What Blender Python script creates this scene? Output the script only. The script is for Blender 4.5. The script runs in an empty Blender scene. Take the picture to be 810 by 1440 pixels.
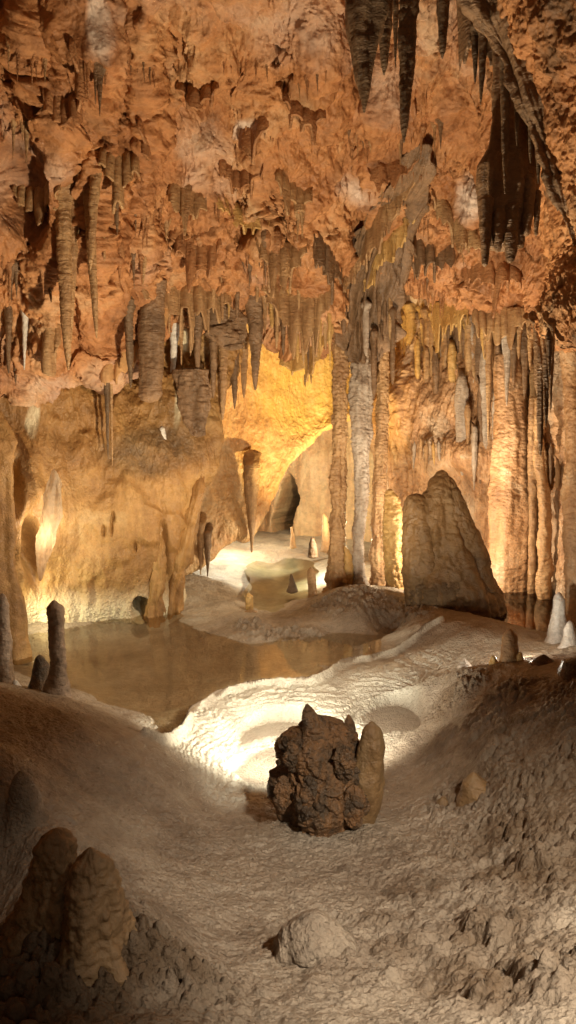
import bpy, math, random
import numpy as np
from mathutils import Vector
from mathutils.bvhtree import BVHTree

rng = np.random.RandomState(7)
random.seed(7)
sc = bpy.context.scene
COL = sc.collection

# ------------------------------------------------------------------ camera
F = 963.0
CX, CY = 405.0, 720.0
PITCH = math.atan2(100.0, F)
CAMZ = 1.8
cam_d = bpy.data.cameras.new("camera")
cam = bpy.data.objects.new("camera", cam_d)
COL.objects.link(cam)
cam.location = (0, 0, CAMZ)
cam.rotation_euler = (math.pi / 2 - PITCH, 0, 0)
cam_d.sensor_fit = 'VERTICAL'
cam_d.sensor_height = 24
cam_d.lens = 24 * F / 1440.0
cam_d.clip_start = 0.05
cam_d.clip_end = 200
sc.camera = cam
cp, sp = math.cos(PITCH), math.sin(PITCH)


def ray(px, py):
    xc = (np.asarray(px, float) - CX) / F
    yc = (CY - np.asarray(py, float)) / F
    return np.stack(np.broadcast_arrays(xc, cp + sp * yc, -sp + cp * yc), -1)


def at(px, py, Y):
    d = ray(px, py)
    t = np.asarray(Y, float) / d[..., 1]
    return d * t[..., None] + np.array([0, 0, CAMZ])


def on_z(px, py, z):
    d = ray(px, py)
    t = (np.asarray(z, float) - CAMZ) / d[..., 2]
    return d * t[..., None] + np.array([0, 0, CAMZ])


def proj(P):
    v = P - np.array([0, 0, CAMZ])
    zc = v[:, 1] * cp - v[:, 2] * sp
    yc = v[:, 1] * sp + v[:, 2] * cp
    return CX + F * v[:, 0] / zc, CY - F * yc / zc


# ------------------------------------------------------------------ noise
_perm = np.random.RandomState(3).permutation(256).astype(np.int32)
_perm = np.concatenate([_perm, _perm, _perm])
_g = np.random.RandomState(5).normal(size=(256, 3))
_g = (_g / np.linalg.norm(_g, axis=1)[:, None]).astype(np.float32)


def perlin(P):
    P = np.asarray(P, np.float32)
    out = np.empty(len(P), np.float32)
    CH = 200000
    for s in range(0, len(P), CH):
        p = P[s:s + CH]
        i = np.floor(p).astype(np.int32)
        f = p - i
        i &= 255
        u = f * f * f * (f * (f * 6 - 15) + 10)
        r = []
        for dx in (0, 1):
            a = _perm[i[:, 0] + dx]
            for dy in (0, 1):
                b = _perm[a + i[:, 1] + dy]
                for dz in (0, 1):
                    h = _perm[b + i[:, 2] + dz]
                    g = _g[h]
                    r.append(g[:, 0] * (f[:, 0] - dx) + g[:, 1] * (f[:, 1] - dy) + g[:, 2] * (f[:, 2] - dz))
        w = u[:, 2]
        x00 = r[0] + (r[1] - r[0]) * w
        x01 = r[2] + (r[3] - r[2]) * w
        x10 = r[4] + (r[5] - r[4]) * w
        x11 = r[6] + (r[7] - r[6]) * w
        y0 = x00 + (x01 - x00) * u[:, 1]
        y1 = x10 + (x11 - x10) * u[:, 1]
        out[s:s + CH] = y0 + (y1 - y0) * u[:, 0]
    return out * 1.6


def fbm(P, f=1.0, octv=4, gain=0.5, lac=2.03, off=0.0, ridged=False, sc3=(1, 1, 1)):
    P = np.asarray(P, np.float32) * np.array(sc3, np.float32) + np.float32(off)
    a, tot = 1.0, np.zeros(len(P), np.float32)
    n = 0.0
    for k in range(octv):
        v = perlin(P * np.float32(f) + np.float32(17.3 * k))
        if ridged:
            v = 1 - 2 * np.abs(v)
        tot += a * v
        n += a
        a *= gain
        f *= lac
    return tot / n


def worley2(x, y, s, seed=0):
    """distance to the closest jittered cell point, in cells"""
    x = np.asarray(x, np.float32) / s
    y = np.asarray(y, np.float32) / s
    ix = np.floor(x).astype(np.int32)
    iy = np.floor(y).astype(np.int32)
    d = np.full(len(x), 9.0, np.float32)
    d2 = np.full(len(x), 9.0, np.float32)
    hid = np.zeros(len(x), np.int32)
    for dx in (-1, 0, 1):
        for dy in (-1, 0, 1):
            h = _perm[_perm[(ix + dx + seed) & 255] + ((iy + dy) & 255)]
            jx = (h.astype(np.float32) + .5) / 256
            jy = (_perm[h + 91].astype(np.float32) + .5) / 256
            q = (ix + dx + jx - x) ** 2 + (iy + dy + jy - y) ** 2
            m = q < d
            d2 = np.where(m, d, np.minimum(d2, q))
            hid = np.where(m, h, hid)
            d = np.where(m, q, d)
    return np.sqrt(d), np.sqrt(d2), hid / 255.0


def cells3(P, s, seed=0):
    P = np.asarray(P, np.float32) / s
    I = np.floor(P).astype(np.int32)
    d = np.full(len(P), 9.0, np.float32)
    d2 = np.full(len(P), 9.0, np.float32)
    hid = np.zeros(len(P), np.int32)
    for dx in (-1, 0, 1):
        for dy in (-1, 0, 1):
            for dz in (-1, 0, 1):
                h = _perm[_perm[_perm[(I[:, 0] + dx + seed) & 255] + ((I[:, 1] + dy) & 255)] + ((I[:, 2] + dz) & 255)]
                j = np.stack([h, _perm[h + 91], _perm[h + 177]], -1).astype(np.float32) / 256
                q = ((I + np.array([dx, dy, dz]) + j - P) ** 2).sum(-1)
                m = q < d
                d2 = np.where(m, d, np.minimum(d2, q))
                hid = np.where(m, h, hid)
                d = np.where(m, q, d)
    return np.sqrt(d), np.sqrt(d2), hid / 255.0


def smooth(a, b, x):
    t = np.clip((x - a) / (b - a), 0, 1)
    return t * t * (3 - 2 * t)


# ------------------------------------------------------------------ mesh helpers
def grid_mesh(name, P, mat, attrs=None, close_u=False):
    """P: (nv, nu, 3)"""
    nv, nu = P.shape[:2]
    idx = np.arange(nv * nu, dtype=np.int32).reshape(nv, nu)
    if close_u:
        idx = np.concatenate([idx, idx[:, :1]], 1)
    q = np.stack([idx[:-1, :-1], idx[:-1, 1:], idx[1:, 1:], idx[1:, :-1]], -1).reshape(-1, 4)
    me = bpy.data.meshes.new(name)
    me.vertices.add(nv * nu)
    me.vertices.foreach_set("co", P.reshape(-1).astype(np.float32))
    me.loops.add(q.size)
    me.polygons.add(len(q))
    me.loops.foreach_set("vertex_index", q.reshape(-1))
    me.polygons.foreach_set("loop_start", np.arange(0, q.size, 4, dtype=np.int32))
    me.polygons.foreach_set("use_smooth", np.ones(len(q), bool))
    me.update(calc_edges=True)
    for k, v in (attrs or {}).items():
        a = me.attributes.new(k, 'FLOAT', 'POINT')
        a.data.foreach_set("value", v.reshape(-1).astype(np.float32))
    if mat:
        me.materials.append(mat)
    return me


def link(name, me, parent=None):
    o = bpy.data.objects.new(name, me)
    COL.objects.link(o)
    if parent:
        o.parent = parent
    return o


def tag(o, label=None, cat=None, group=None, kind=None):
    if label:
        o['label'] = label
    if cat:
        o['category'] = cat
    if group:
        o['group'] = group
    if kind:
        o['kind'] = kind
    return o


def catmull(C, n, axis):
    C = np.moveaxis(C, axis, 0)
    m = len(C)
    t = np.linspace(0, m - 1 - 1e-6, n)
    i = np.floor(t).astype(int)
    f = (t - i).reshape((-1,) + (1,) * (C.ndim - 1))
    g = lambda k: C[np.clip(i + k, 0, m - 1)]
    a, b, c, d = g(-1), g(0), g(1), g(2)
    r = 0.5 * (2 * b + (c - a) * f + (2 * a - 5 * b + 4 * c - d) * f ** 2 + (3 * b - a - 3 * c + d) * f ** 3)
    return np.moveaxis(r, 0, axis)


def grid_normals(P):
    du = np.gradient(P, axis=1)
    dv = np.gradient(P, axis=0)
    n = np.cross(du, dv)
    n /= np.linalg.norm(n, axis=2)[..., None] + 1e-9
    return n


BVHS = []


def add_bvh(P, stride):
    Q = P[::stride, ::stride]
    nv, nu = Q.shape[:2]
    idx = np.arange(nv * nu).reshape(nv, nu)
    q = np.stack([idx[:-1, :-1], idx[:-1, 1:], idx[1:, 1:], idx[1:, :-1]], -1).reshape(-1, 4)
    BVHS.append(BVHTree.FromPolygons(Q.reshape(-1, 3).tolist(), q.tolist()))


def hit(px, py):
    d = Vector(ray(px, py)).normalized()
    o = Vector((0, 0, CAMZ))
    best = None
    for b in BVHS:
        r = b.ray_cast(o, d)
        if r[0] is not None and (best is None or r[3] < best[1]):
            best = (np.array(r[0]), r[3])
    return None if best is None else best[0]


def up_hit(x, y, z):
    """height of the rock above a point"""
    best = None
    for b in BVHS:
        r = b.ray_cast(Vector((x, y, z)), Vector((0, 0, 1)))
        if r[0] is not None and (best is None or r[0].z < best):
            best = r[0].z
    return best


# ------------------------------------------------------------------ materials
def rock_mat(name, cols, scale=2.0, streak=0.5, streak_col=None, bump=0.4, bscale=45.0, rough=(0.35, 0.7),
             white=None, dark=None, spec=0.4, transl=0.0, ridge=0.0):
    m = bpy.data.materials.new(name)
    m.use_nodes = True
    nt = m.node_tree
    N, L = nt.nodes, nt.links
    for n in list(N):
        N.remove(n)
    out = N.new('ShaderNodeOutputMaterial')
    bs = N.new('ShaderNodeBsdfPrincipled')
    L.new(bs.outputs[0], out.inputs[0])
    tc = N.new('ShaderNodeTexCoord')
    oi = N.new('ShaderNodeObjectInfo')
    mul = N.new('ShaderNodeMath'); mul.operation = 'MULTIPLY'; mul.inputs[1].default_value = 40
    L.new(oi.outputs['Random'], mul.inputs[0])
    add = N.new('ShaderNodeVectorMath'); add.operation = 'ADD'
    L.new(tc.outputs['Object'], add.inputs[0])
    L.new(mul.outputs[0], add.inputs[1])
    co = add.outputs[0]

    def noise(s, det=6, ro=0.6, vec=None, dist=0.0):
        n = N.new('ShaderNodeTexNoise')
        n.inputs['Scale'].default_value = s
        n.inputs['Detail'].default_value = det
        n.inputs['Roughness'].default_value = ro
        n.inputs['Distortion'].default_value = dist
        L.new(vec or co, n.inputs['Vector'])
        return n.outputs['Fac']

    def ramp(fac, stops):
        r = N.new('ShaderNodeValToRGB')
        e = r.color_ramp.elements
        while len(e) > 1:
            e.remove(e[-1])
        for k, (p, c) in enumerate(stops):
            q = e[0] if k == 0 else e.new(p)
            q.position = p
            q.color = (*c, 1) if len(c) == 3 else c
        L.new(fac, r.inputs[0])
        return r.outputs[0]

    def mix(fac, a, b, mode='MIX'):
        n = N.new('ShaderNodeMix')
        n.data_type = 'RGBA'
        n.blend_type = mode
        if isinstance(fac, float):
            n.inputs[0].default_value = fac
        else:
            L.new(fac, n.inputs[0])
        for s, v in ((6, a), (7, b)):
            if isinstance(v, tuple):
                n.inputs[s].default_value = (*v, 1)
            else:
                L.new(v, n.inputs[s])
        return n.outputs[2]

    def math_(op, a, b):
        n = N.new('ShaderNodeMath'); n.operation = op; n.use_clamp = True
        for s, v in ((0, a), (1, b)):
            if isinstance(v, float):
                n.inputs[s].default_value = v
            else:
                L.new(v, n.inputs[s])
        return n.outputs[0]

    k = len(cols)
    base = ramp(noise(scale, 8, 0.68, dist=0.6), [(0.3 + 0.4 * i / (k - 1), c) for i, c in enumerate(cols)])
    if streak > 0:
        mp = N.new('ShaderNodeMapping'); mp.inputs['Scale'].default_value = (1, 1, 0.1)
        L.new(co, mp.inputs['Vector'])
        f = ramp(noise(scale * 4.5, 5, 0.6, mp.outputs[0], 0.4), [(0.45, (0, 0, 0)), (0.62, (1, 1, 1))])
        base = mix(math_('MULTIPLY', f, streak), base, streak_col or cols[0])
    # mineral specks and dirt
    sp_ = ramp(noise(scale * 9, 4, 0.7), [(0.35, (0.72, 0.72, 0.72)), (0.6, (1.12, 1.12, 1.12))])
    base = mix(0.6, base, sp_, 'MULTIPLY')
    at_ = {}
    for key, c in (('white', white), ('dark', dark)):
        if c:
            a = N.new('ShaderNodeAttribute'); a.attribute_name = key
            nf = ramp(noise(scale * 3, 5, 0.7), [(0.3, (0.35, 0.35, 0.35)), (0.6, (1, 1, 1))])
            base = mix(math_('MULTIPLY', a.outputs['Fac'], nf), base, c)
            at_[key] = a.outputs['Fac']
    L.new(base, bs.inputs['Base Color'])
    rr = ramp(noise(scale * 2.2, 4, 0.6), [(0.35, (rough[0],) * 3), (0.65, (rough[1],) * 3)])
    L.new(rr, bs.inputs['Roughness'])
    bs.inputs['Specular IOR Level'].default_value = spec
    b1 = N.new('ShaderNodeBump'); b1.inputs['Strength'].default_value = bump
    b1.inputs['Distance'].default_value = 0.02
    L.new(noise(bscale, 7, 0.62), b1.inputs['Height'])
    b2 = N.new('ShaderNodeBump'); b2.inputs['Strength'].default_value = bump * 0.6
    b2.inputs['Distance'].default_value = 0.006
    v = N.new('ShaderNodeTexVoronoi'); v.inputs['Scale'].default_value = bscale * 1.6
    L.new(co, v.inputs['Vector'])
    L.new(v.outputs['Distance'], b2.inputs['Height'])
    L.new(b1.outputs[0], b2.inputs['Normal'])
    last = b2
    if ridge > 0:
        mp2 = N.new('ShaderNodeMapping'); mp2.inputs['Scale'].default_value = (1, 1, 4.5)
        L.new(co, mp2.inputs['Vector'])
        b3 = N.new('ShaderNodeBump'); b3.inputs['Strength'].default_value = ridge
        b3.inputs['Distance'].default_value = 0.015
        L.new(noise(14, 5, 0.6, mp2.outputs[0], .5), b3.inputs['Height'])
        L.new(b2.outputs[0], b3.inputs['Normal'])
        last = b3
    L.new(last.outputs[0], bs.inputs['Normal'])
    if transl > 0:
        tr = N.new('ShaderNodeBsdfTranslucent')
        L.new(base, tr.inputs[0])
        ms = N.new('ShaderNodeMixShader'); ms.inputs[0].default_value = transl
        L.new(bs.outputs[0], ms.inputs[1]); L.new(tr.outputs[0], ms.inputs[2])
        L.new(ms.outputs[0], out.inputs[0])
    return m


M = {}
M['ceiling'] = rock_mat('ceiling_rock', [(0.16, 0.066, 0.025), (0.40, 0.175, 0.068), (0.52, 0.25, 0.102), (0.62, 0.39, 0.21)],
                        1.3, 0.25, (0.26, 0.13, 0.06), 0.9, 22, (0.4, 0.75), white=(0.78, 0.68, 0.6), dark=(0.07, 0.05, 0.03))
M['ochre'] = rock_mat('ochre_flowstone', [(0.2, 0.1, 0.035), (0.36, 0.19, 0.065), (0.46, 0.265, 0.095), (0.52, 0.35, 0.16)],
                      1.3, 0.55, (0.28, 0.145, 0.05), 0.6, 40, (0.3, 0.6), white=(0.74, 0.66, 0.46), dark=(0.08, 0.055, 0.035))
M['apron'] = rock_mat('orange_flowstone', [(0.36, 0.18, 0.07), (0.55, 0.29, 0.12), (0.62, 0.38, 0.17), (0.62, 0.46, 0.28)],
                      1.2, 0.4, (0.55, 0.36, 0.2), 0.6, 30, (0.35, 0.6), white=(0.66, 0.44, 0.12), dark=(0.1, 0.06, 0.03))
M['backwall'] = rock_mat('pale_back_wall_rock', [(0.40, 0.22, 0.10), (0.55, 0.34, 0.18), (0.62, 0.44, 0.25)],
                         1.1, 0.5, (0.66, 0.52, 0.3), 0.5, 30, (0.4, 0.7), dark=(0.06, 0.035, 0.02))
M['rightwall'] = rock_mat('brown_fluted_rock', [(0.22, 0.11, 0.05), (0.42, 0.23, 0.11), (0.56, 0.34, 0.18), (0.64, 0.5, 0.35)],
                          1.8, 0.6, (0.3, 0.16, 0.08), 0.8, 30, (0.3, 0.6), white=(0.7, 0.6, 0.46), dark=(0.06, 0.04, 0.025))
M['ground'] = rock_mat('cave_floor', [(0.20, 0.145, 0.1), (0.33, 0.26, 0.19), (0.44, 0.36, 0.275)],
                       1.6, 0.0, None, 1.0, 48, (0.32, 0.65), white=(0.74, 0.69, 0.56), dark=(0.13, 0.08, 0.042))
M['roof'] = rock_mat('roof_drip_rock', [(0.24, 0.108, 0.044), (0.42, 0.195, 0.082), (0.55, 0.3, 0.145)], 3.0, .4, (.26, .13, .06), .8, 40, (.3, .6), ridge=.6)
M['stal'] = rock_mat('stalactite_tan', [(0.26, 0.14, 0.065), (0.45, 0.27, 0.13), (0.56, 0.37, 0.19)],
                     3.0, 0.5, (0.28, 0.15, 0.07), 0.5, 50, (0.25, 0.55), ridge=.8)
M['stal_brown'] = rock_mat('stalactite_brown', [(0.13, 0.075, 0.04), (0.24, 0.145, 0.08), (0.33, 0.2, 0.11)],
                           3.0, 0.5, (0.12, 0.07, 0.035), 0.5, 50, (0.25, 0.55), ridge=.8)
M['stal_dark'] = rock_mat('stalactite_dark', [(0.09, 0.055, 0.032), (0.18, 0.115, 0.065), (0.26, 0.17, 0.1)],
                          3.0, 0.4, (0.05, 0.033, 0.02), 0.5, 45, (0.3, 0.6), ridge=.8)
M['stal_gold'] = rock_mat('stalactite_gold', [(0.4, 0.22, 0.07), (0.58, 0.36, 0.13), (0.66, 0.46, 0.2)],
                          3.0, 0.4, (0.42, 0.23, 0.08), 0.45, 45, (0.25, 0.5), ridge=.8)
M['stal_grey'] = rock_mat('stalactite_grey', [(0.3, 0.22, 0.16), (0.44, 0.36, 0.29), (0.6, 0.54, 0.47)],
                          3.0, 0.5, (0.34, 0.24, 0.16), 0.5, 45, (0.2, 0.5), ridge=.8)
M['stal_bank'] = rock_mat('bank_stalagmite_rock', [(0.2, 0.135, 0.09), (0.34, 0.24, 0.165), (0.46, 0.34, 0.25)],
                          3.0, 0.5, (0.15, 0.095, 0.06), 0.5, 45, (0.25, 0.5), ridge=.5)
M['white'] = rock_mat('white_calcite', [(0.55, 0.5, 0.42), (0.74, 0.7, 0.64), (0.82, 0.79, 0.74)],
                      4.0, 0.3, (0.55, 0.47, 0.36), 0.5, 45, (0.2, 0.45))
M['boulder'] = rock_mat('boulder_rock', [(0.10, 0.054, 0.024), (0.19, 0.11, 0.047), (0.28, 0.165, 0.07)],
                         2.4, 0.5, (0.24, 0.155, 0.075), 0.6, 40, (0.35, 0.6), dark=(0.1, 0.075, 0.05))
M['boulder_base'] = rock_mat('boulder_base_rock', [(0.08, 0.046, 0.022), (0.16, 0.098, 0.047), (0.23, 0.145, 0.07)], 3.0, 0.0, None, 0.9, 60, (0.35, 0.6))
M['darkrock'] = rock_mat('dark_craggy_rock', [(0.04, 0.025, 0.015), (0.085, 0.052, 0.028), (0.22, 0.11, 0.045), (0.11, 0.072, 0.045)],
                         6.0, 0.5, (0.09, 0.06, 0.035), 0.8, 60, (0.25, 0.6))
M['flake'] = rock_mat('translucent_flake', [(0.72, 0.58, 0.42), (0.82, 0.72, 0.58)], 3.0, 0.4, (0.7, 0.48, 0.28), 0.3, 40, (0.3, 0.5), transl=0.75)
M['popcorn'] = rock_mat('popcorn_rock', [(0.2, 0.12, 0.06), (0.32, 0.2, 0.1), (0.4, 0.27, 0.15)], 3.0, 0.0, None, 0.5, 50, (0.35, 0.65))


def water_mat(name, tint, rough=0.015):
    m = bpy.data.materials.new(name)
    m.use_nodes = True
    nt = m.node_tree
    N, L = nt.nodes, nt.links
    for n in list(N):
        N.remove(n)
    out = N.new('ShaderNodeOutputMaterial')
    tr = N.new('ShaderNodeBsdfTransparent'); tr.inputs[0].default_value = (*tint, 1)
    gl = N.new('ShaderNodeBsdfGlossy'); gl.inputs['Roughness'].default_value = rough
    gl.inputs[0].default_value = (.9, .88, .85, 1)
    fr = N.new('ShaderNodeFresnel'); fr.inputs[0].default_value = 1.33
    mx = N.new('ShaderNodeMixShader')
    tc = N.new('ShaderNodeTexCoord')
    n = N.new('ShaderNodeTexNoise'); n.inputs['Scale'].default_value = 3.0; n.inputs['Detail'].default_value = 2
    b = N.new('ShaderNodeBump'); b.inputs['Strength'].default_value = 0.05; b.inputs['Distance'].default_value = 0.02
    L.new(tc.outputs['Object'], n.inputs['Vector']); L.new(n.outputs['Fac'], b.inputs['Height'])
    L.new(b.outputs[0], gl.inputs['Normal'])
    L.new(fr.outputs[0], mx.inputs[0]); L.new(tr.outputs[0], mx.inputs[1]); L.new(gl.outputs[0], mx.inputs[2])
    L.new(mx.outputs[0], out.inputs[0])
    return m


M['water'] = water_mat('pool_water', (0.96, 0.9, 0.78), .05)
M['water_green'] = water_mat('pale_pool_water', (0.9, 0.93, 0.8), .2)
M['water_brown'] = water_mat('brown_pool_water', (0.45, 0.24, 0.1))

# ------------------------------------------------------------------ GROUND
G = []


def gp(*pts):
    for px, py, z in pts:
        q = on_z(px, py, z)
        G.append((q[0], q[1], z))


# main pool bed
gp((60, 930, -.13), (150, 905, -.13), (230, 885, -.10), (150, 960, -.13), (215, 1000, -.12), (300, 925, -.12), (400, 918, -.11), (480, 912, -.11),
   (550, 900, -.10), (310, 955, -.12), (110, 930, -.13), (225, 950, -.13))
# shore along the wall and the shelf
gp((25, 898, .0), (120, 886, -.02), (215, 862, -.01), (255, 872, .01), (260, 845, .05), (300, 860, .03), (300, 820, .09), (330, 795, .1), (290, 785, .12),
   (338, 848, .08), (300, 893, .0), (330, 885, .03), (320, 768, .1), (340, 757, .12), (400, 757, .12), (470, 757, .12), (255, 790, .1))
# far pool bed
gp((375, 845, -.05), (400, 838, -.06), (425, 846, -.04), (378, 857, -.02), (360, 820, -.05), (395, 820, -.06), (370, 800, -.04), (420, 800, -.04), (370, 830, -.04), (420, 815, -.04), (400, 845, -.03), (430, 835, -.01), (360, 779, .08), (425, 779, .09), (390, 776, .09), (455, 779, .1), (390, 766, .12), (430, 766, .12))
# mound under the columns
gp((380, 872, .05), (430, 872, .07), (450, 835, .15), (500, 826, .24), (545, 832, .22), (580, 850, .16), (500, 860, .15), (440, 888, .02), (350, 897, .03), (400, 900, .01),
   (520, 884, .03), (570, 880, .06), (470, 800, .1), (540, 805, .12), (480, 770, .1), (455, 790, .1))
# ridge by the boulder, pool on the far side
gp((590, 862, .16), (620, 885, .17), (660, 903, .18), (710, 910, .18), (640, 860, .12), (760, 915, .2), (700, 800, .13), (560, 800, .12), (600, 780, .15))
gp((690, 870, -.08), (740, 860, -.08), (700, 885, -.05), (760, 885, -.08), (720, 840, .0), (770, 845, -.03), (680, 860, -.02))
# flow to the terrace
gp((600, 905, .09), (640, 925, .1), (580, 925, .05), (600, 945, .04), (640, 945, .09), (560, 950, .02))
# terrace and bowl
gp((300, 1010, -.06), (350, 985, -.04), (420, 975, -.03), (500, 960, -.02), (470, 1000, -.07), (260, 1050, -.08), (290, 1075, -.14),
   (335, 1040, -.19), (365, 1030, -.2), (390, 1050, -.21), (350, 1065, -.2), (320, 1090, -.19), (420, 1080, -.22), (450, 1030, -.15),
   (510, 1010, -.13), (560, 1005, -.12), (590, 1020, -.11), (540, 1030, -.14), (610, 990, -.02), (560, 975, -.05))
gp((300, 1145, -.22), (340, 1150, -.21), (400, 1170, -.17), (460, 1180, -.15), (540, 1150, -.14), (600, 1080, -.1), (560, 1080, -.13))
# bank with the stalagmite
gp((-60, 960, .5), (0, 968, .42), (60, 978, .33), (105, 988, .25), (160, 1012, .17), (205, 1040, .1), (245, 1085, -.02), (280, 1130, -.16))
gp((-60, 1080, .55), (40, 1060, .42), (100, 1100, .3), (150, 1060, .22), (200, 1130, .06), (200, 1200, .1), (100, 1200, .3), (260, 1200, -.03), (40, 1180, .36),
   (200, 1300, .25), (300, 1260, .03), (300, 1340, .18), (120, 1330, .4), (200, 1440, .46), (320, 1440, .42), (100, 1440, .5), (20, 1240, .2), (10, 1300, .22), (0, 1440, .45), (-80, 1250, .1))
# slope in front
gp((360, 1210, -.08), (420, 1250, .0), (520, 1220, -.05), (405, 1310, .16), (405, 1440, .44), (480, 1360, .28), (540, 1300, .14), (560, 1440, .46), (620, 1200, .02))
# bank across from it, with the popcorn
gp((600, 965, .08), (640, 950, .2), (700, 945, .3), (760, 948, .36), (800, 960, .42), (860, 980, .5), (640, 1020, .08), (700, 1040, .22), (780, 1060, .36),
   (650, 1120, .02), (710, 1130, .16), (800, 1140, .36), (700, 1200, .1), (790, 1215, .28), (640, 1280, .16), (720, 1290, .28), (800, 1310, .42), (660, 1400, .4), (760, 1430, .56), (860, 1300, .5))
Gw = [(-3.6, 6.0, .2), (-5, 8, .2), (-3, 9, .1), (-2.0, 8.6, .12), (5, 9, .2), (4, 6, .35), (3, 3, .7), (4, 1, .8), (2, 0, .8), (0, 0, .75), (-2, 0, .8), (-4, 1, .8), (-3, 3, .65), (-5, 4, .6), (-1, 12.5, .12),
      (0, -1.5, .8), (1.5, 13, .2), (0, -5, .8), (7, -5, .9), (-7, -5, .9), (7, 15, .3), (-7, 15, .3), (7, 4, .8), (-7, 4, .8), (0, 15, .2), (-.6, 1.0, .7), (.6, 1.0, .7), (1.2, 1.4, .65)]
GC = np.array(G + Gw)


def rbf_fit(C):
    X = C[:, :2]
    r = np.sqrt(((X[:, None] - X[None]) ** 2).sum(-1) + 0.01)
    n = len(C)
    A = np.zeros((n + 1, n + 1))
    A[:n, :n] = r - np.eye(n) * 0.015
    A[:n, n] = A[n, :n] = 1
    return np.linalg.solve(A, np.concatenate([C[:, 2], [0]]))


GW = rbf_fit(GC)


def base_z(x, y):
    out = np.empty(len(x))
    for s in range(0, len(x), 60000):
        d = np.sqrt((x[s:s + 60000, None] - GC[None, :, 0]) ** 2 + (y[s:s + 60000, None] - GC[None, :, 1]) ** 2 + 0.01)
        out[s:s + 60000] = d @ GW[:-1] + GW[-1]
    return out


def polydist(x, y, pl):
    d = np.full(len(x), 1e9)
    for a, b in zip(pl[:-1], pl[1:]):
        ab = b - a
        t = np.clip(((x - a[0]) * ab[0] + (y - a[1]) * ab[1]) / (ab @ ab), 0, 1)
        d = np.minimum(d, np.hypot(x - a[0] - t * ab[0], y - a[1] - t * ab[1]))
    return d


def pts_on(z, *pp):
    return np.array([on_z(px, py, z)[:2] for px, py in pp])


def in_poly(x, y, pl):
    c = np.zeros(len(x), bool)
    for (x0, y0), (x1, y1) in zip(pl, np.roll(pl, -1, 0)):
        m = ((y0 > y) != (y1 > y)) & (x < (x1 - x0) * (y - y0) / (y1 - y0 + 1e-12) + x0)
        c ^= m
    return c


RIM = catmull(pts_on(.03, (205, 1048), (232, 1035), (258, 1005), (290, 978), (330, 962), (380, 953), (430, 955), (458, 945), (490, 930), (530, 922), (575, 914), (620, 905)), 60, 0)
# the little dry basins inside the terrace
BAS = [catmull(pts_on(-.17, (325, 1050), (330, 1030), (360, 1015), (400, 1010), (440, 1015), (440, 1030), (390, 1035), (350, 1048), (325, 1050)), 40, 0),
       catmull(pts_on(-.13, (505, 1005), (530, 990), (570, 990), (600, 1010), (598, 1025), (560, 1030), (520, 1030), (505, 1005)), 40, 0)]
BAS2 = catmull(pts_on(-.2, (318, 1085), (345, 1058), (385, 1045), (430, 1045), (440, 1080), (400, 1100), (350, 1102), (318, 1085)), 40, 0)

xs = np.concatenate([np.linspace(-7, -2.6, 60)[:-1], np.linspace(-2.6, 2.4, 900), np.linspace(2.4, 7, 60)[1:]])
ys = np.concatenate([np.linspace(-5, 1.0, 40)[:-1], 1.0 * (12.8 / 1.0) ** np.linspace(0, 1, 1300), np.linspace(12.8, 15, 14)[1:]])
gx, gy = np.meshgrid(xs, ys)
x, y = gx.ravel(), gy.ravel()
z = base_z(x, y)
P3 = np.stack([x, y, z], -1).astype(np.float32)
warp = fbm(P3, 2.2, 3, off=4.0)
drim = polydist(x + .05 * fbm(P3, 5, 2, off=9), y + .05 * fbm(P3, 5, 2, off=31), RIM)


def blob(px, py, zz, r, soft=0.5, sy=1.0):
    q = on_z(px, py, zz)
    d = np.hypot(x - q[0], (y - q[1]) / sy) / r
    return 1 - smooth(1 - soft, 1 + soft, d + .35 * warp)


mx = np.maximum
pop = mx.reduce([blob(110, 1400, .45, .36), blob(60, 1330, .4, .26), blob(220, 1400, .42, .2, .6) * .8,
                 blob(700, 1010, .2, .34), blob(770, 1010, .35, .45), blob(760, 1120, .3, .35), blob(690, 1090, .15, .28), blob(640, 985, .1, .18), blob(800, 1190, .4, .3) * .9,
                 blob(720, 1230, .2, .14), blob(780, 1240, .3, .2), blob(740, 1400, .45, .2), blob(640, 1400, .35, .14) * .8, blob(560, 1350, .25, .08) * .6, blob(540, 1280, .2, .1) * .7,
                 blob(590, 1250, .1, .12) * .7, blob(690, 1330, .3, .13) * .9])
mound = mx.reduce([blob(500, 848, .17, .42, .4, .8), blob(575, 868, .1, .25), blob(352, 878, .05, .16), blob(420, 893, .02, .5, .4, .35)])
terr = mx.reduce([blob(300, 1040, -.1, .42, .35), blob(400, 980, -.04, .5, .35, .8), blob(330, 1100, -.2, .25, .4), blob(440, 1010, -.1, .5), blob(530, 965, -.02, .3), blob(590, 940, .05, .35)])
far_w = mx.reduce([blob(310, 790, .1, 1.0, .4), blob(300, 840, .08, .8), blob(410, 762, .1, 1.6, .3, .6)]) * .55
white_r = blob(770, 915, .2, .35) * .8
rimm = np.exp(-(drim / .024) ** 2)
z = z + .06 * rimm
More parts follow.
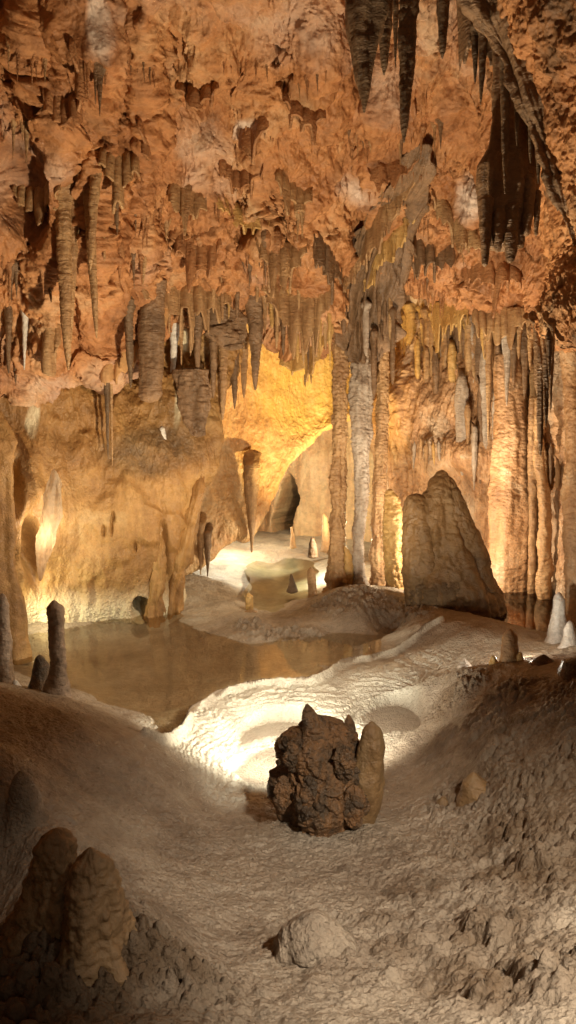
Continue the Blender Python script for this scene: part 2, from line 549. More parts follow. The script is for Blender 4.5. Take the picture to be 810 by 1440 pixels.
# rough rock: large forms, then flow ripples, then grains
amp = .35 + .65 * (1 - terr)
pool_m = mx.reduce([blob(150, 940, -.12, .8, .3), blob(330, 935, -.12, .6, .3, .6), blob(420, 918, -.1, .9, .3, .4), blob(400, 812, -.03, .9, .3)])
far_p = blob(400, 815, -.03, 1.0, .3)  # whitens the far pool bed, painting in the light on it
amp *= (1 - .85 * pool_m)
z += .055 * amp * fbm(P3, 2.0, 4, off=2.0)
fg = smooth(3.9, 3.2, y)
z += .012 * amp * (1 + .5 * fg) * fbm(P3, 7, 5, .58, ridged=True, off=7.0)
z += .007 * fg * fbm(P3, 22, 4, .6, off=17.0)
rip = fbm(np.stack([x * 1.0 + .3 * warp, y * 2.6, z * 5], -1), 14, 3, .55, off=1.3)
z += .008 * (1 - .8 * pool_m) * rip * (.35 + 1.5 * terr + .4 * fg)
micro = fbm(np.stack([x * .8 - .5 * y, (y + .6 * x) * 2.4, z * 3], -1), 30, 3, .55, ridged=True, off=2.3)
z += .006 * fg * (1 - pop) * micro
z += .035 * blob(455, 1168, -.15, .3, .6)
z += .10 * blob(100, 1310, .38, .3, .6)
z += .05 * blob(640, 880, .15, .6, .5)
z += .0035 * (1 - .9 * pool_m) * fbm(P3, 46, 3, .6, off=5.0)
# flow ripples of the lit terrace: tiny steps along its contours
st = base_z(x, y) * 60 + 2.0 * warp + .8 * rip
z += .012 * terr * (np.abs((st % 1) - .5) * 2) ** 1.5 * (drim > .03)
# cauliflower lumps
for s, a, sd in ((.046, .044, 1), (.026, .024, 40), (.1, .026, 77)):
    f1, f2, hh = worley2(x + .016 * fbm(P3, 22, 3, off=3), y + .016 * fbm(P3, 22, 3, off=13), s, sd)
    cell = np.sqrt(np.clip(1 - (f1 / .62) ** 2, 0, 1)) * (.5 + .8 * hh)
    z += a * pop * cell * (.7 if s > .05 else 1.0) * np.clip(.55 + 1.6 * fbm(P3, 3.2, 3, off=sd), .1, 1.5)
for s, a, sd in ((.075, .04, 11), (.045, .024, 50)):
    f1, f2, hh = worley2(x, y, s, sd)
    cell = np.sqrt(np.clip(1 - (f1 / .6) ** 2, 0, 1)) * (.4 + .8 * hh)
    z += a * mound * cell
# crags at the lower corner away from the bank
crag = mx.reduce([blob(600, 1330, .2, .5), blob(720, 1370, .35, .4), blob(560, 1220, .0, .3) * .5])
z += crag * (.06 * fbm(P3, 4, 6, .6, ridged=True, off=3.3) - .02)
# basin floors: flat silt
silt = np.zeros(len(x))
for pl, lv in ((BAS[0], -.185), (BAS[1], -.135), (BAS2, -.215)):
    dd = polydist(x, y, pl)
    ins = in_poly(x, y, pl)
    sd_ = np.where(ins, -dd, dd)
    sd_ = sd_ + .05 * warp + .015 * fbm(P3, 18, 3, off=28)
    k = 1 - smooth(-.05, .0, sd_)
    z = z * (1 - k) + (lv + .004 * fbm(P3, 5, 2)) * k
    z += .006 * np.exp(-((sd_ - .012) / .02) ** 2)
    silt = mx(silt, k)
ZG = z.reshape(gx.shape)
PG = np.stack([gx, gy, ZG], -1)
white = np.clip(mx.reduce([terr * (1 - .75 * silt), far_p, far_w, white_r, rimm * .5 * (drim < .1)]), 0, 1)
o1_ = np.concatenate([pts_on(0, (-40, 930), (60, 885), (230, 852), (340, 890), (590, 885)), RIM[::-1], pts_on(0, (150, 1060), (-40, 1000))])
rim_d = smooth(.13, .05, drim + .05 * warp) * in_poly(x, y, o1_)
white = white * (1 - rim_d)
dark = np.clip(mx.reduce([rim_d * .9, pop * .95, mound * .25, pool_m * .12 * (1 - terr) * (1 - far_p), silt * .2, blob(420, 870, .03, .35, .5, .6) * .8]), 0, 1)  # last blob is the mound's shadow, painted beside the far pool
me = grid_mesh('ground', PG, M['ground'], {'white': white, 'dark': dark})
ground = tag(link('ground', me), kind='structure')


def gz(X, Y):
    i = int(np.clip(np.searchsorted(xs, X), 1, len(xs) - 1))
    j = int(np.clip(np.searchsorted(ys, Y), 1, len(ys) - 1))
    return float(ZG[j, i])


def ghit(px, py):
    """first ground point along a pixel's ray"""
    d = ray(px, py)
    t = np.linspace(1.2, 14, 1500)
    for k in t:
        q = d * (k / d[1]) + np.array([0, 0, CAMZ])
        if q[2] < gz(q[0], q[1]):
            return q
    return at(px, py, 12)


# ------------------------------------------------------------------ POOLS
def pool(name, outline, zz, mat, n=90):
    pl = catmull(np.array(outline + outline[:1], float), n, 0)[:-1]
    c = pl.mean(0)
    if (pl[:, 0] * np.roll(pl[:, 1], -1) - pl[:, 1] * np.roll(pl[:, 0], -1)).sum() < 0:
        pl = pl[::-1]
    bm_v = [(p[0], p[1], zz) for p in pl]
    me = bpy.data.meshes.new(name)
    me.from_pydata(bm_v, [], [list(range(len(bm_v)))])
    me.materials.append(mat)
    return tag(link(name, me), kind='structure')


o1 = [tuple(p) for p in pts_on(0, (-40, 930), (-20, 905), (60, 885), (150, 870), (230, 852), (262, 868), (285, 885), (340, 890), (420, 893), (520, 886), (590, 885))]
o1 += [tuple(p) for p in RIM[::-1][4::4]] + [tuple(p) for p in pts_on(0, (190, 1055), (150, 1060), (60, 1030), (-40, 1000))]
pool('pool_water', o1, 0.0, M['water'])
pool('pool_water', [tuple(p) for p in pts_on(.05, (340, 835), (352, 815), (343, 800), (360, 789), (384, 792), (410, 783), (440, 790), (449, 803), (436, 815), (444, 832), (436, 856), (410, 866), (370, 868), (352, 852))], .05, M['water_green'])
pool('pool_water', [tuple(p) for p in pts_on(.1, (655, 870), (680, 835), (720, 820), (780, 822), (840, 840), (850, 890), (760, 905), (700, 900), (660, 895))], .1, M['water_brown'])

# ------------------------------------------------------------------ ROCK SHEETS
def sheet(name, ctrl, nu, nv, disp, mat, stride=5, toward=(0, 3, 1.5), pre=None):
    C = np.array(ctrl, float)                       # (rows, cols, 3)
    Pp = catmull(catmull(C, nu, 1), nv, 0)
    n = grid_normals(Pp)
    flat = Pp.reshape(-1, 3)
    nf = n.reshape(-1, 3)
    if np.einsum('ij,ij->i', nf, np.array(toward) - flat).mean() < 0:
        nf = -nf
    d, attrs = disp(flat, nf)
    res = (flat + nf * d[:, None]).reshape(Pp.shape)
    # a second, finer pass along the new normals
    add_bvh(res, stride)
    me = grid_mesh(name, res, mat, {k: v for k, v in attrs.items()})
    return link(name, me), res


# ---- ceiling
cpx = [-560, -150, 0, 70, 150, 250, 350, 430, 500, 560, 640, 720, 800, 950, 1350]
lip_py = [600, 580, 560, 535, 500, 425, 455, 500, 450, 430, 430, 440, 445, 450, 450]
lip_Y = [5.0, 5.9, 6.3, 6.5, 6.75, 7.2, 7.4, 7.7, 7.9, 7.9, 7.8, 7.5, 6.9, 5.6, 3.6]
lip_py = [600, 580, 555, 545, 520, 428, 452, 500, 450, 430, 430, 440, 445, 450, 450]
npx = [-560, -350, -150, -60, 0, 35, 70, 105, 140, 175, 205, 230, 260, 300, 335, 370, 400, 430, 465, 500, 530, 560, 600, 640, 680, 720, 760, 800, 860, 950, 1150, 1350]
jr = np.random.RandomState(12)
lip_py = np.interp(npx, cpx, lip_py) + jr.uniform(-16, 16, len(npx))
lip_Y = np.interp(npx, cpx, lip_Y) + jr.uniform(-.15, .15, len(npx))
cpx = npx
rows = [[] for _ in range(13)]
for c, (px, ly, lY) in enumerate(zip(cpx, lip_py, lip_Y)):
    side = abs(px - 405) / 405.0
    Yt = 4.4 - .5 * max(0, side - 1)
    vis = []
    for t in (1.15, .9, .72, .54, .36, .2, .08, 0):
        py = ly + (-80 - ly) * t
        Y = lY + (Yt - lY) * (t ** .85)
        vis.append(at(px, py, max(Y + (jr.uniform(-.13, .13) if t < 1 else 0), 1.5)))
    top, lip = vis[0], vis[-1]
    allr = [np.array([top[0] * 1.1, -4.5, 3.2]), np.array([top[0] * 1.05, -1, 4.6]), np.array([top[0], 2.2, top[2] + .35])] + vis + \
           [lip + np.array([0, .35, .15]), np.array([lip[0] * 1.1, lip[1] + 1.4, lip[2] + .7])]
    for r_, q in zip(rows, allr):
        r_.append(q)


def d_ceiling(P, N):
    w = fbm(P, 1.1, 3, off=3)
    S = np.stack([P[:, 0], .88 * P[:, 1] - .47 * P[:, 2], .47 * P[:, 1] + .88 * P[:, 2]], -1) + .12 * np.stack([w, fbm(P, 1.7, 3, off=19), w], -1)
    d = .16 * w + .10 * fbm(P, 2.7, 4, off=8)
    d += .10 * fbm(S, 2.1, 4, .55, ridged=True, off=12, sc3=(1.2, .8, 1))
    rib_m = smooth(-.05, .3, fbm(P, 1.5, 3, off=140)) * .85 + .15
    d += .075 * rib_m * fbm(S, 5.5, 3, .6, ridged=True, off=61, sc3=(1.5, .28, .6))
    d += .04 * rib_m * fbm(S, 13, 3, .6, ridged=True, off=67, sc3=(1.4, .3, .6))
    d += .05 * fbm(S, 6, 5, .62, ridged=True, off=1, sc3=(1, .8, 1))
    d += .03 * fbm(S, 20, 4, .65, off=5, sc3=(1.1, .7, 1))
    # fissures
    fis = 1 - np.abs(fbm(S, 1.0, 5, .62, off=21, sc3=(.8, 1.5, 1))) / .03
    fis = np.clip(fis, 0, 1) * (fbm(P, .9, 2, off=40) > .02)
    d -= .10 * fis
    px, py = proj(P)
    wht = np.zeros(len(P))
    for cx_, cy_, rx, ry in ((500, 265, 34, 26), (665, 275, 22, 34), (135, 18, 12, 40), (352, 175, 22, 14)):
        c3 = at(cx_, cy_, 5.9)
        wht = np.maximum(wht, 1 - smooth(.5, 1.2, np.sqrt(((px - cx_) / rx) ** 2 + ((py - cy_) / ry) ** 2) + .5 * w))
    for cx_, cy_, rx, ry, dp in ((108, 325, .26, .3, .28), (75, 330, .12, .25, .12), (600, 375, .35, .14, .22), (248, 285, .12, .12, .15), (20, 330, .15, .6, .08), (30, 180, .1, .5, .06), (345, 290, .2, .05, .12), (210, 190, .05, .16, .12)):
        c3 = at(cx_, cy_, 5.9 if cy_ < 300 else 6.5)
        d -= dp * np.exp(-(((P[:, 0] - c3[0]) / rx) ** 2 + ((P[:, 2] - c3[2]) / ry) ** 2) ** 1.3)
    pale = smooth(.1, .5, fbm(P, 1.3, 4, off=55)) * .35
    dk = smooth(.25, .6, fbm(P, 1.6, 4, .6, off=71)) * .5 + fis * .6  # fissures are darkened in colour too, as shade inside them
    return d, {'white': np.clip(np.maximum(wht * .75, pale), 0, 1), 'dark': np.clip(dk, 0, 1)}


ceil_o, _ = sheet('cave_ceiling', rows, 900, 900, d_ceiling, M['ceiling'], 4)
tag(ceil_o, kind='structure')

# ---- ochre flowstone wall beside the main pool
wpy = [360, 470, 560, 640, 720, 790, 840, 880, 940]
wY = [7.9, 7.5, 7.1, 6.85, 6.75, 6.78, 6.88, 6.95, 7.0]
edge = [335, 322, 300, 288, 274, 254, 242, 234, 228]
wcols = [(-700, -4.2), (-350, -2.2), (-120, -1.15), (0, -.6), (60, -.3), (120, -.12), (180, .02), (222, .12)]
ctrl = []
for py, Y, e in zip(wpy, wY, edge):
    up_ = smooth(720, 470, py)
    r_ = [at(px * min(1, 1 if px < 150 else (e - 15) / 240), py, (Y + dy) * (1 - up_ * k_) + (6.35 if px > -200 else Y + dy) * up_ * k_) for (px, dy), k_ in zip(wcols, (0, 0, 1, 1, .7, .2, 0, 0))]
    q = at(e, py, Y + .42)
    r_ += [q, q + np.array([-.06, .5, 0]), q + np.array([-.7, 2.2, 0])]
    ctrl.append(r_)
HOLES = [(197, 850, 6.98, .06, .075, 1.3), (52, 775, 6.55, .06, .3, .35), (12, 690, 6.2, .05, .2, .3), (162, 725, 6.8, .02, .05, .06), (150, 745, 6.8, .02, .06, .06),
         (232, 770, 7.0, .03, .28, .12), (190, 770, 6.8, .015, .05, .05), (160, 740, 6.8, .015, .07, .05)]


def d_wall(P, N):
    w = fbm(P, 1.2, 3, off=13)
    fl = fbm(P + .1 * w[:, None], 3.6, 4, .5, off=2, sc3=(1, 1, .16))
    d = .15 * w + .10 * fbm(P + .1 * w[:, None], 2.4, 3, .5, off=2, sc3=(1, 1, .3)) + .02 * fl + .012 * fbm(P, 9, 3, .6, off=44, sc3=(1, 1, .2))
    lower = 1 - smooth(.9, 2.3, P[:, 2])
    d += .04 * (1 - .7 * lower) * fbm(P, 6, 4, .55, ridged=True, off=6, sc3=(1, 1, .4))
    fold = smooth(.0, .25, fbm(P + .2 * w[:, None], 1.5, 3, off=205, sc3=(1, 1, .9)))
    d += .055 * fold
    upper = smooth(2.0, 2.6, P[:, 2])
    d += upper * (.11 * fbm(P, 3.2, 4, .55, ridged=True, off=16, sc3=(1, 1, .3)) + .05 * fbm(P, 8, 3, off=18))
    d += .012 * fbm(P, 18, 4, .6, off=9, sc3=(1, 1, .6))
    d += .004 * fbm(P, 50, 2, off=19)
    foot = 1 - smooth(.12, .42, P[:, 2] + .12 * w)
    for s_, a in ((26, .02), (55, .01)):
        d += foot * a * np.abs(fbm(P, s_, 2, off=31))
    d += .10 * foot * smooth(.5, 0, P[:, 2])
    for px, py, Y, rx, rz, dep in HOLES:
        c = at(px, py, Y)
        wq = .35 * fbm(P, .16 / rx, 2, off=3, sc3=(1, 0, 1))
        q = ((P[:, 0] - c[0]) / rx + wq) ** 2 + ((P[:, 2] - c[2]) / rz + wq) ** 2
        d -= dep * np.exp(-(q ** 1.6)) * (np.abs(P[:, 1] - c[1]) < 1.2)
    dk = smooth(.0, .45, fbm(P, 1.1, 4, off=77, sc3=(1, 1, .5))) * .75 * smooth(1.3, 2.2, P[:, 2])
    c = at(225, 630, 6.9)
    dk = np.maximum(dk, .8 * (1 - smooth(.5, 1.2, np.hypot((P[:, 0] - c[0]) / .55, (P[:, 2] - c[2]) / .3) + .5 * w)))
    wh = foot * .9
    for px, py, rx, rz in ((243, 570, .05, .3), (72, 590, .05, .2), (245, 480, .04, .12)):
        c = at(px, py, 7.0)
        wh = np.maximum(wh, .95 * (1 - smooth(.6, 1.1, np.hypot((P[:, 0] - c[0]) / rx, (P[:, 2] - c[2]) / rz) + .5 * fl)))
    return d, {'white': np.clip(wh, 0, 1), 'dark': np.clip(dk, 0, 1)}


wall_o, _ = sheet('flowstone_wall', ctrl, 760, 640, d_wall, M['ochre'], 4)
tag(wall_o, 'massive ochre flowstone wall with whitish foot, rising beside the wide brown pool', 'flowstone')

# ---- hanging orange apron with the yellow alcove
bot = [(225, 812, 8.4), (262, 800, 8.5), (290, 782, 8.7), (328, 750, 8.95), (352, 748, 9.05), (385, 692, 9.3), (410, 642, 9.55), (440, 616, 9.8), (480, 590, 10.0), (540, 575, 10.3)]
topp = [(200, 400, 8.6), (240, 400, 8.6), (280, 400, 8.6), (320, 400, 8.7), (350, 410, 8.8), (390, 410, 9.0), (420, 410, 9.3), (460, 410, 9.6), (510, 410, 9.8), (580, 410, 10.0)]
ctrl = [[], [], [], [], [], [], []]
for b, t in zip(bot, topp):
    for k, f in enumerate((0, .3, .6, .85, 1)):
        px = t[0] + (b[0] - t[0]) * f
        py = t[1] + (b[1] - t[1]) * f
        Y = t[2] + (b[2] - t[2]) * f + .35 * math.sin(math.pi * f)
        ctrl[k].append(at(px, py, Y))
    q = ctrl[4][-1]
    ctrl[5].append(q + np.array([0, .3, .02]))
    ctrl[6].append(q + np.array([0, 1.4, .7]))


def d_apron(P, N):
    w = fbm(P, 1.0, 3, off=23)
    d = .10 * w + .05 * fbm(P, 2.6, 4, off=5, sc3=(1, .6, .35)) + .025 * fbm(P, 7, 4, .6, ridged=True, off=8, sc3=(1, 1, .5)) + .012 * fbm(P, 20, 3, .6, off=2)
    px, py = proj(P)
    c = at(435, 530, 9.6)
    ye = 1 - smooth(.5, 1.3, np.hypot((P[:, 0] - c[0]) / .75, (P[:, 2] - c[2]) / .9) + .4 * w)  # tints the vault yellow, putting its lamp glow into the rock colour
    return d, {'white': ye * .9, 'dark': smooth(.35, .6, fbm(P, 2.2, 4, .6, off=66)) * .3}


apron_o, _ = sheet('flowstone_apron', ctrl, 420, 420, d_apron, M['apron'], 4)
tag(apron_o, 'orange flowstone apron hanging over the far pale pool, its vault glowing yellow', 'flowstone')

# ---- back wall with the dark passage
ctrl = []
bpx = [120, 260, 330, 370, 395, 420, 470, 520, 560, 600, 680, 800]
bY = [12.2, 12.3, 12.4, 12.4, 12.3, 12.1, 11.8, 11.3, 10.8, 10.4, 10.0, 9.6]
for py in (380, 480, 560, 640, 700, 750, 800):
    ctrl.append([at(px, py, Y - .25 * smooth(560, 400, py)) for px, Y in zip(bpx, bY)])


def d_back(P, N):
    w = fbm(P, .9, 3, off=33)
    d = .12 * w + .06 * fbm(P, 3, 4, off=3, sc3=(1, 1, .15)) + .02 * fbm(P, 8, 4, .6, off=1, sc3=(1, 1, .5)) + .01 * fbm(P, 22, 3, off=6)
    c = at(402, 722, 12.3)
    rg = .07 * fbm(P, 3.5, 4, .6, off=91, sc3=(1, 0, 1))
    q = ((P[:, 0] - c[0] + .06 * np.sin(P[:, 2] * 5) + rg) / (.10 + .05 * smooth(1.3, .4, P[:, 2]))) ** 2 + (np.maximum(np.abs(P[:, 2] - c[2]) - .3, 0) / .32) ** 2
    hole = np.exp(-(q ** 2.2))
    d -= 1.6 * hole
    c2 = at(368, 720, 12.3)
    d -= .5 * np.exp(-(((P[:, 0] - c2[0]) / .08) ** 2 + ((P[:, 2] - c2[2]) / .35) ** 2))
    return d, {'dark': np.clip(hole * 1.2, 0, 1) * .8, 'white': np.zeros(len(P))}  # shade inside the passage is also painted into the colour


back_o, _ = sheet('cave_wall', ctrl, 520, 420, d_back, M['backwall'], 4)
tag(back_o, kind='structure')

# ---- fluted wall behind the boulder and the dark pool
rpx = [535, 552, 580, 620, 660, 700, 745, 790, 830, 890, 1010, 1400]
rY = [11.2, 10.2, 9.5, 9.1, 8.7, 8.4, 8.1, 7.5, 6.8, 5.6, 4.2, 2.6]
ctrl = []
for py, dy in ((330, -.1), (420, .05), (500, .1), (560, .0), (620, -.05), (680, -.1), (740, -.1), (800, -.15), (850, -.25), (920, -.3)):
    ctrl.append([at(px, py, Y + dy * min(1, Y / 7)) for px, Y in zip(rpx, rY)])


def d_right(P, N):
    w = fbm(P, 1.3, 3, off=43)
    d = .14 * w + .13 * fbm(P + .1 * w[:, None], 3.0, 4, .55, off=7, sc3=(1, 1, .22)) + .07 * fbm(P, 9, 3, .55, ridged=True, off=37, sc3=(1, 1, .12)) + .06 * fbm(P, 6, 4, .6, ridged=True, off=3, sc3=(1, 1, .4))
    lump = smooth(-.1, .3, fbm(P, 1.5, 2, off=90))
    d += lump * .06 * fbm(P, 9, 3, .6, off=4) + .02 * fbm(P, 20, 4, .6, off=6, sc3=(1, 1, .6))
    for px_, py_, Yq, rx, rz, a_ in ((600, 590, 8.9, .5, .35, .3), (640, 640, 8.6, .4, .22, .25), (575, 540, 9.3, .4, .3, .2)):
        c = at(px_, py_, Yq)
        d += a_ * np.exp(-(((P[:, 0] - c[0]) / rx) ** 2 + ((P[:, 2] - c[2]) / rz) ** 2) ** 1.5)
    wh = smooth(.05, .45, fbm(P, 1.4, 4, .6, off=57, sc3=(1, 1, .5))) * .55
    foot = 1 - smooth(.2, .5, P[:, 2] + .15 * w)
    dk = smooth(.2, .5, fbm(P, 1.7, 4, .6, off=81, sc3=(1, 1, .4))) * .6
    return d, {'white': np.clip(np.maximum(wh, foot * .5), 0, 1), 'dark': np.clip(dk, 0, 1)}


right_o, _ = sheet('cave_wall', ctrl, 620, 560, d_right, M['rightwall'], 4)
tag(right_o, kind='structure')

# ---- close overhanging rock, its edge hung with dark draperies
ep = [(655, -160), (690, -40), (716, 40), (748, 110), (772, 190), (795, 262), (812, 330), (806, 372), (784, 420), (776, 462), (800, 480), (860, 470)]
ctrl = []
offs = ((-12, 1.0, .0), (0, 0, .0), (35, -.25, 0), (110, -.5, 0), (260, -.9, 0), (620, -1.6, 0))
for k, (px, py) in enumerate(ep):
    Yb = 3.5 + .15 * k / 11
    r_ = []
    e = at(px, py, Yb)
    r_.append(e + np.array([.25, 1.0, .1]))
    for dx, dy, _ in offs[1:]:
        r_.append(at(px + dx, py - dx * .12, Yb + dy))
    ctrl.append(r_)


def d_near(P, N):
    w = fbm(P, 2.0, 3, off=53)
    d = .06 * w + .05 * fbm(P, 6, 4, .6, ridged=True, off=2) + .022 * fbm(P, 16, 4, .6, off=9) + .008 * fbm(P, 45, 3, off=4)
    return d, {'white': np.zeros(len(P)), 'dark': smooth(.0, .4, fbm(P, 3, 4, .6, off=15)) * .8}


near_o, _ = sheet('cave_wall', ctrl, 360, 520, d_near, M['ceiling'], 4)
tag(near_o, kind='structure')

# ---- the rest of the chamber behind and beside the viewer
th = np.linspace(math.radians(-205), math.radians(25), 160)
zz = np.linspace(-1.2, 5.5, 60)
tt, z2 = np.meshgrid(th, zz)
rr = 5.2 - .35 * (z2 - 1.5) ** 2 / 4
Ps = np.stack([rr * np.cos(tt) * 1.05, rr * np.sin(tt) * .95 + 1.2, z2], -1)
nf = np.stack([-np.cos(tt), -np.sin(tt), 0 * tt], -1)
dn = (.35 * fbm(Ps.reshape(-1, 3), .7, 4, off=2) + .1 * fbm(Ps.reshape(-1, 3), 3, 4, off=6, sc3=(1, 1, .3))).reshape(tt.shape)
me = grid_mesh('cave_wall', Ps + nf * dn[..., None], M['ochre'])
tag(link('cave_wall', me), kind='structure')

# ------------------------------------------------------------------ LOFTED FORMATIONS
SEED = [100]


def loft_mesh(name, rows, Y, mat, dr=.9, seg=28, n=48, namp=.12, nfreq=5, rings=0.0, rfreq=42, flute=0.0, kfl=5, origin=None, rough=.0, lump=0.0, cap=True, ytop=0.0, fz=.5, pop=0.0, crag=0.0, cs=.08):
    """rows: (py, pxL, pxR) from top to bottom at depth Y; a closed tube with an uneven surface"""
    SEED[0] += 1
    off = SEED[0] * 3.71
    Ys = np.array([r[3] if len(r) > 3 else Y for r in rows], float)
    R = np.array([r[:3] for r in rows], float)
    lo = at(R[:, 1], R[:, 0], Ys)
    hi = at(R[:, 2], R[:, 0], Ys)
    K = np.concatenate([(lo + hi) / 2, (hi[:, :1] - lo[:, :1]) / 2], 1)
    # resample by arc length with monotone interpolation
    s = np.concatenate([[0], np.cumsum(np.linalg.norm(np.diff(K[:, :3], axis=0), axis=1))])
    n = int(np.clip(max(n, s[-1] / .009), 20, 420))
    t = np.linspace(0, s[-1], n)
    Q = np.stack([np.interp(t, s, K[:, c]) for c in range(4)], 1)
    if ytop:
        Q[:, 1] += ytop * (1 - smooth(0, .16, t / t[-1]))
    for _ in range(2):
        Q[1:-1] = (Q[:-2] + 2 * Q[1:-1] + Q[2:]) / 4
    a = np.linspace(0, 2 * math.pi, seg, endpoint=False)
    ca, sa = np.cos(a), np.sin(a)
    r = Q[:, 3][:, None] * np.ones(seg)
    base = np.stack([Q[:, 0][:, None] + r * ca, Q[:, 1][:, None] + r * sa * dr, Q[:, 2][:, None] + 0 * r], -1)
    fl = base.reshape(-1, 3).astype(np.float32)
    rad = np.maximum(r, .004).reshape(-1)
    mean = max(Q[:, 3].mean(), .01)
    axl = (base - np.stack([Q[:, 0], Q[:, 1], 0 * Q[:, 0]], -1)[:, None]).reshape(-1, 3).astype(np.float32)
    fr = nfreq / max(mean * 4, .05)
    d = namp * rad * fbm(axl if flute > .5 else fl, fr * .5, 3, off=off, sc3=(1, 1, fz)) * 2
    d += .16 * rad * fbm(np.stack([fl[:, 0] * .6, fl[:, 1] * .6, fl[:, 2]], -1), min(9, .35 / mean), 3, .6, off=off + 31)
    if flute:
        d += flute * rad * fbm(axl, kfl / (mean * 6), 3, off=off + 5, sc3=(1, 1, .08)) * 2
    if rings:
        d += rings * np.minimum(rad, .05) * fbm(np.stack([fl[:, 0] * .5, fl[:, 1] * .5, fl[:, 2]], -1), rfreq, 2, off=off)
    if lump:
        d += lump * np.abs(fbm(fl, .25 / lump, 3, .6, off=off + 9)) - lump * .4
    if pop:
        for s_, k_ in ((pop * 2.2, 1.0), (pop * 1.3, .5)):
            f1, f2, hh = cells3(fl, s_, SEED[0] % 200)
            d += pop * k_ * (np.sqrt(np.clip(1 - (f1 / .75) ** 2, 0, 1)) * (.5 + .7 * hh) - .4)
    if crag:
        wv = fl + .25 * cs * np.stack([fbm(fl, 12, 3, off=off + q) for q in (1, 2, 3)], -1)
        for s_, k_ in ((cs, 1.0), (cs * .45, .5), (cs * .2, .22)):
            f1, f2, hh = cells3(wv * np.array([1, 1, .8], np.float32), s_, SEED[0] % 200)
            d += crag * k_ * ((hh - .5) * smooth(0, .25, f2 - f1) * 1.3 - .35 * (1 - smooth(0, .12, f2 - f1)))
    if rough:
        d += rough * fbm(fl, .16 / rough, 4, .6, off=off + 2)
    nrm = np.stack([ca * np.ones((n, 1)), sa * np.ones((n, 1)), 0 * r], -1).reshape(-1, 3)
    res = (fl + nrm * d[:, None]).reshape(n, seg, 3)
    if cap:
        ends = []
        for e, sgn in ((0, 1), (-1, -1)):
            c = res[e].mean(0)
            hgt = min(np.linalg.norm(res[e][0] - c), .03) * .8
            ends.append((.45 * res[e] + .55 * c + [0, 0, .7 * hgt * sgn], np.repeat((c + [0, 0, hgt * sgn])[None], seg, 0)))
        res = np.concatenate([ends[0][1][None], ends[0][0][None], res, ends[1][0][None], ends[1][1][None]], 0)
    if origin is None:
        origin = res[-1].mean(0)
    me = grid_mesh(name, res - origin, mat, close_u=True)
    return me, origin


def loft(name, rows, Y, mat, label=None, cat=None, group=None, parent=None, **k):
    if parent is not None:
        k['origin'] = np.array(parent.location)
    me, o = loft_mesh(name, rows, Y, mat, **k)
    ob = link(name, me, parent)
    if parent is None:
        ob.location = o
        tag(ob, label, cat, group)
    elif label:
        ob['label'] = label
    return ob


def interp_rows(py0, py1, px0, px1, w, prof, n=10):
    out = []
    for i in range(n):
        t = i / (n - 1)
        c = px0 + (px1 - px0) * t
        h = w * prof(t) / 2
        out.append((py0 + (py1 - py0) * t, c - h, c + h))
    return out


CONE = lambda p=.8, tip=.06, flare=.5: (lambda t: (1 - t) ** p * (1 - tip) + tip + flare * max(0, 1 - t / .12) ** 2)
ROD = lambda flare=.6, tip=.25: (lambda t: (.85 if t < .8 else .85 - (.85 - tip) * ((t - .8) / .2) ** 1.5) + flare * max(0, 1 - t / .1) ** 2)


def stal(px, py0, py1, w, mat='stal', Y=None, label=None, lean=0, prof=None, group='stalactites hanging from the cave roof', dr=.85, flute=.14, rings=.1, namp=.14, name='stalactite', cat='stalactite', push=.05, ytop=None, sink=.06):
    e = push * F / (Y or 7)
    if Y is None:
        h = hit(px, py0)
        Y = h[1] if h is not None else 7.5
        # the root sits inside the rock, so that the shaft grows out of it
        Y += sink
        ytop = 0.0
        e = .13 * F / Y
    rows = interp_rows(py0, py1, px, px + lean, w, prof or CONE(random.uniform(.5, .95), .08, .3), 14)
    c0 = rows[0]
    hw = (c0[2] - c0[1]) / 2
    rows = [(c0[0] - e, px - .6 * hw, px + .6 * hw), (c0[0] - e * .4, px - hw, px + hw)] + rows
    seg = 14 if w < 8 else (20 if w < 20 else 34)
    return loft(name, rows, Y, M[mat], label, cat, group, n=24, seg=seg, dr=dr, flute=flute, rings=rings, namp=namp, ytop=ytop or 0.0)


# ---- close dark stalactites along the top of the picture
GA = 'big dark stalactites hanging close to the viewer'
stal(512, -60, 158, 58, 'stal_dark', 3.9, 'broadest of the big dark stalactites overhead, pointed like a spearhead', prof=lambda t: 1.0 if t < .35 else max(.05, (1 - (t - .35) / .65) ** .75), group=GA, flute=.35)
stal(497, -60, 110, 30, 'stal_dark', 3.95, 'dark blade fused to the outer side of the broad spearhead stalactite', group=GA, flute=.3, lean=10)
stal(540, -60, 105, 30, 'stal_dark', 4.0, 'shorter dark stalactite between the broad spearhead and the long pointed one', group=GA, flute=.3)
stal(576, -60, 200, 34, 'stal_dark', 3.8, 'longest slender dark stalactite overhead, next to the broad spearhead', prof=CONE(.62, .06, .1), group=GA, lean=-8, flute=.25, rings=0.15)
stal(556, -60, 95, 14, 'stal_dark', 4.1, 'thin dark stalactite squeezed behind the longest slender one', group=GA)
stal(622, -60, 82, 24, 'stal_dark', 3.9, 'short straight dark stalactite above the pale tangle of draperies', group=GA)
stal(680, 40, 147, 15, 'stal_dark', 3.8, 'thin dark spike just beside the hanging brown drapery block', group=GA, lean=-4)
stal(668, 40, 118, 12, 'stal_dark', 3.85, 'small dark spike, shorter neighbour of the thin spike by the drapery block', group=GA)

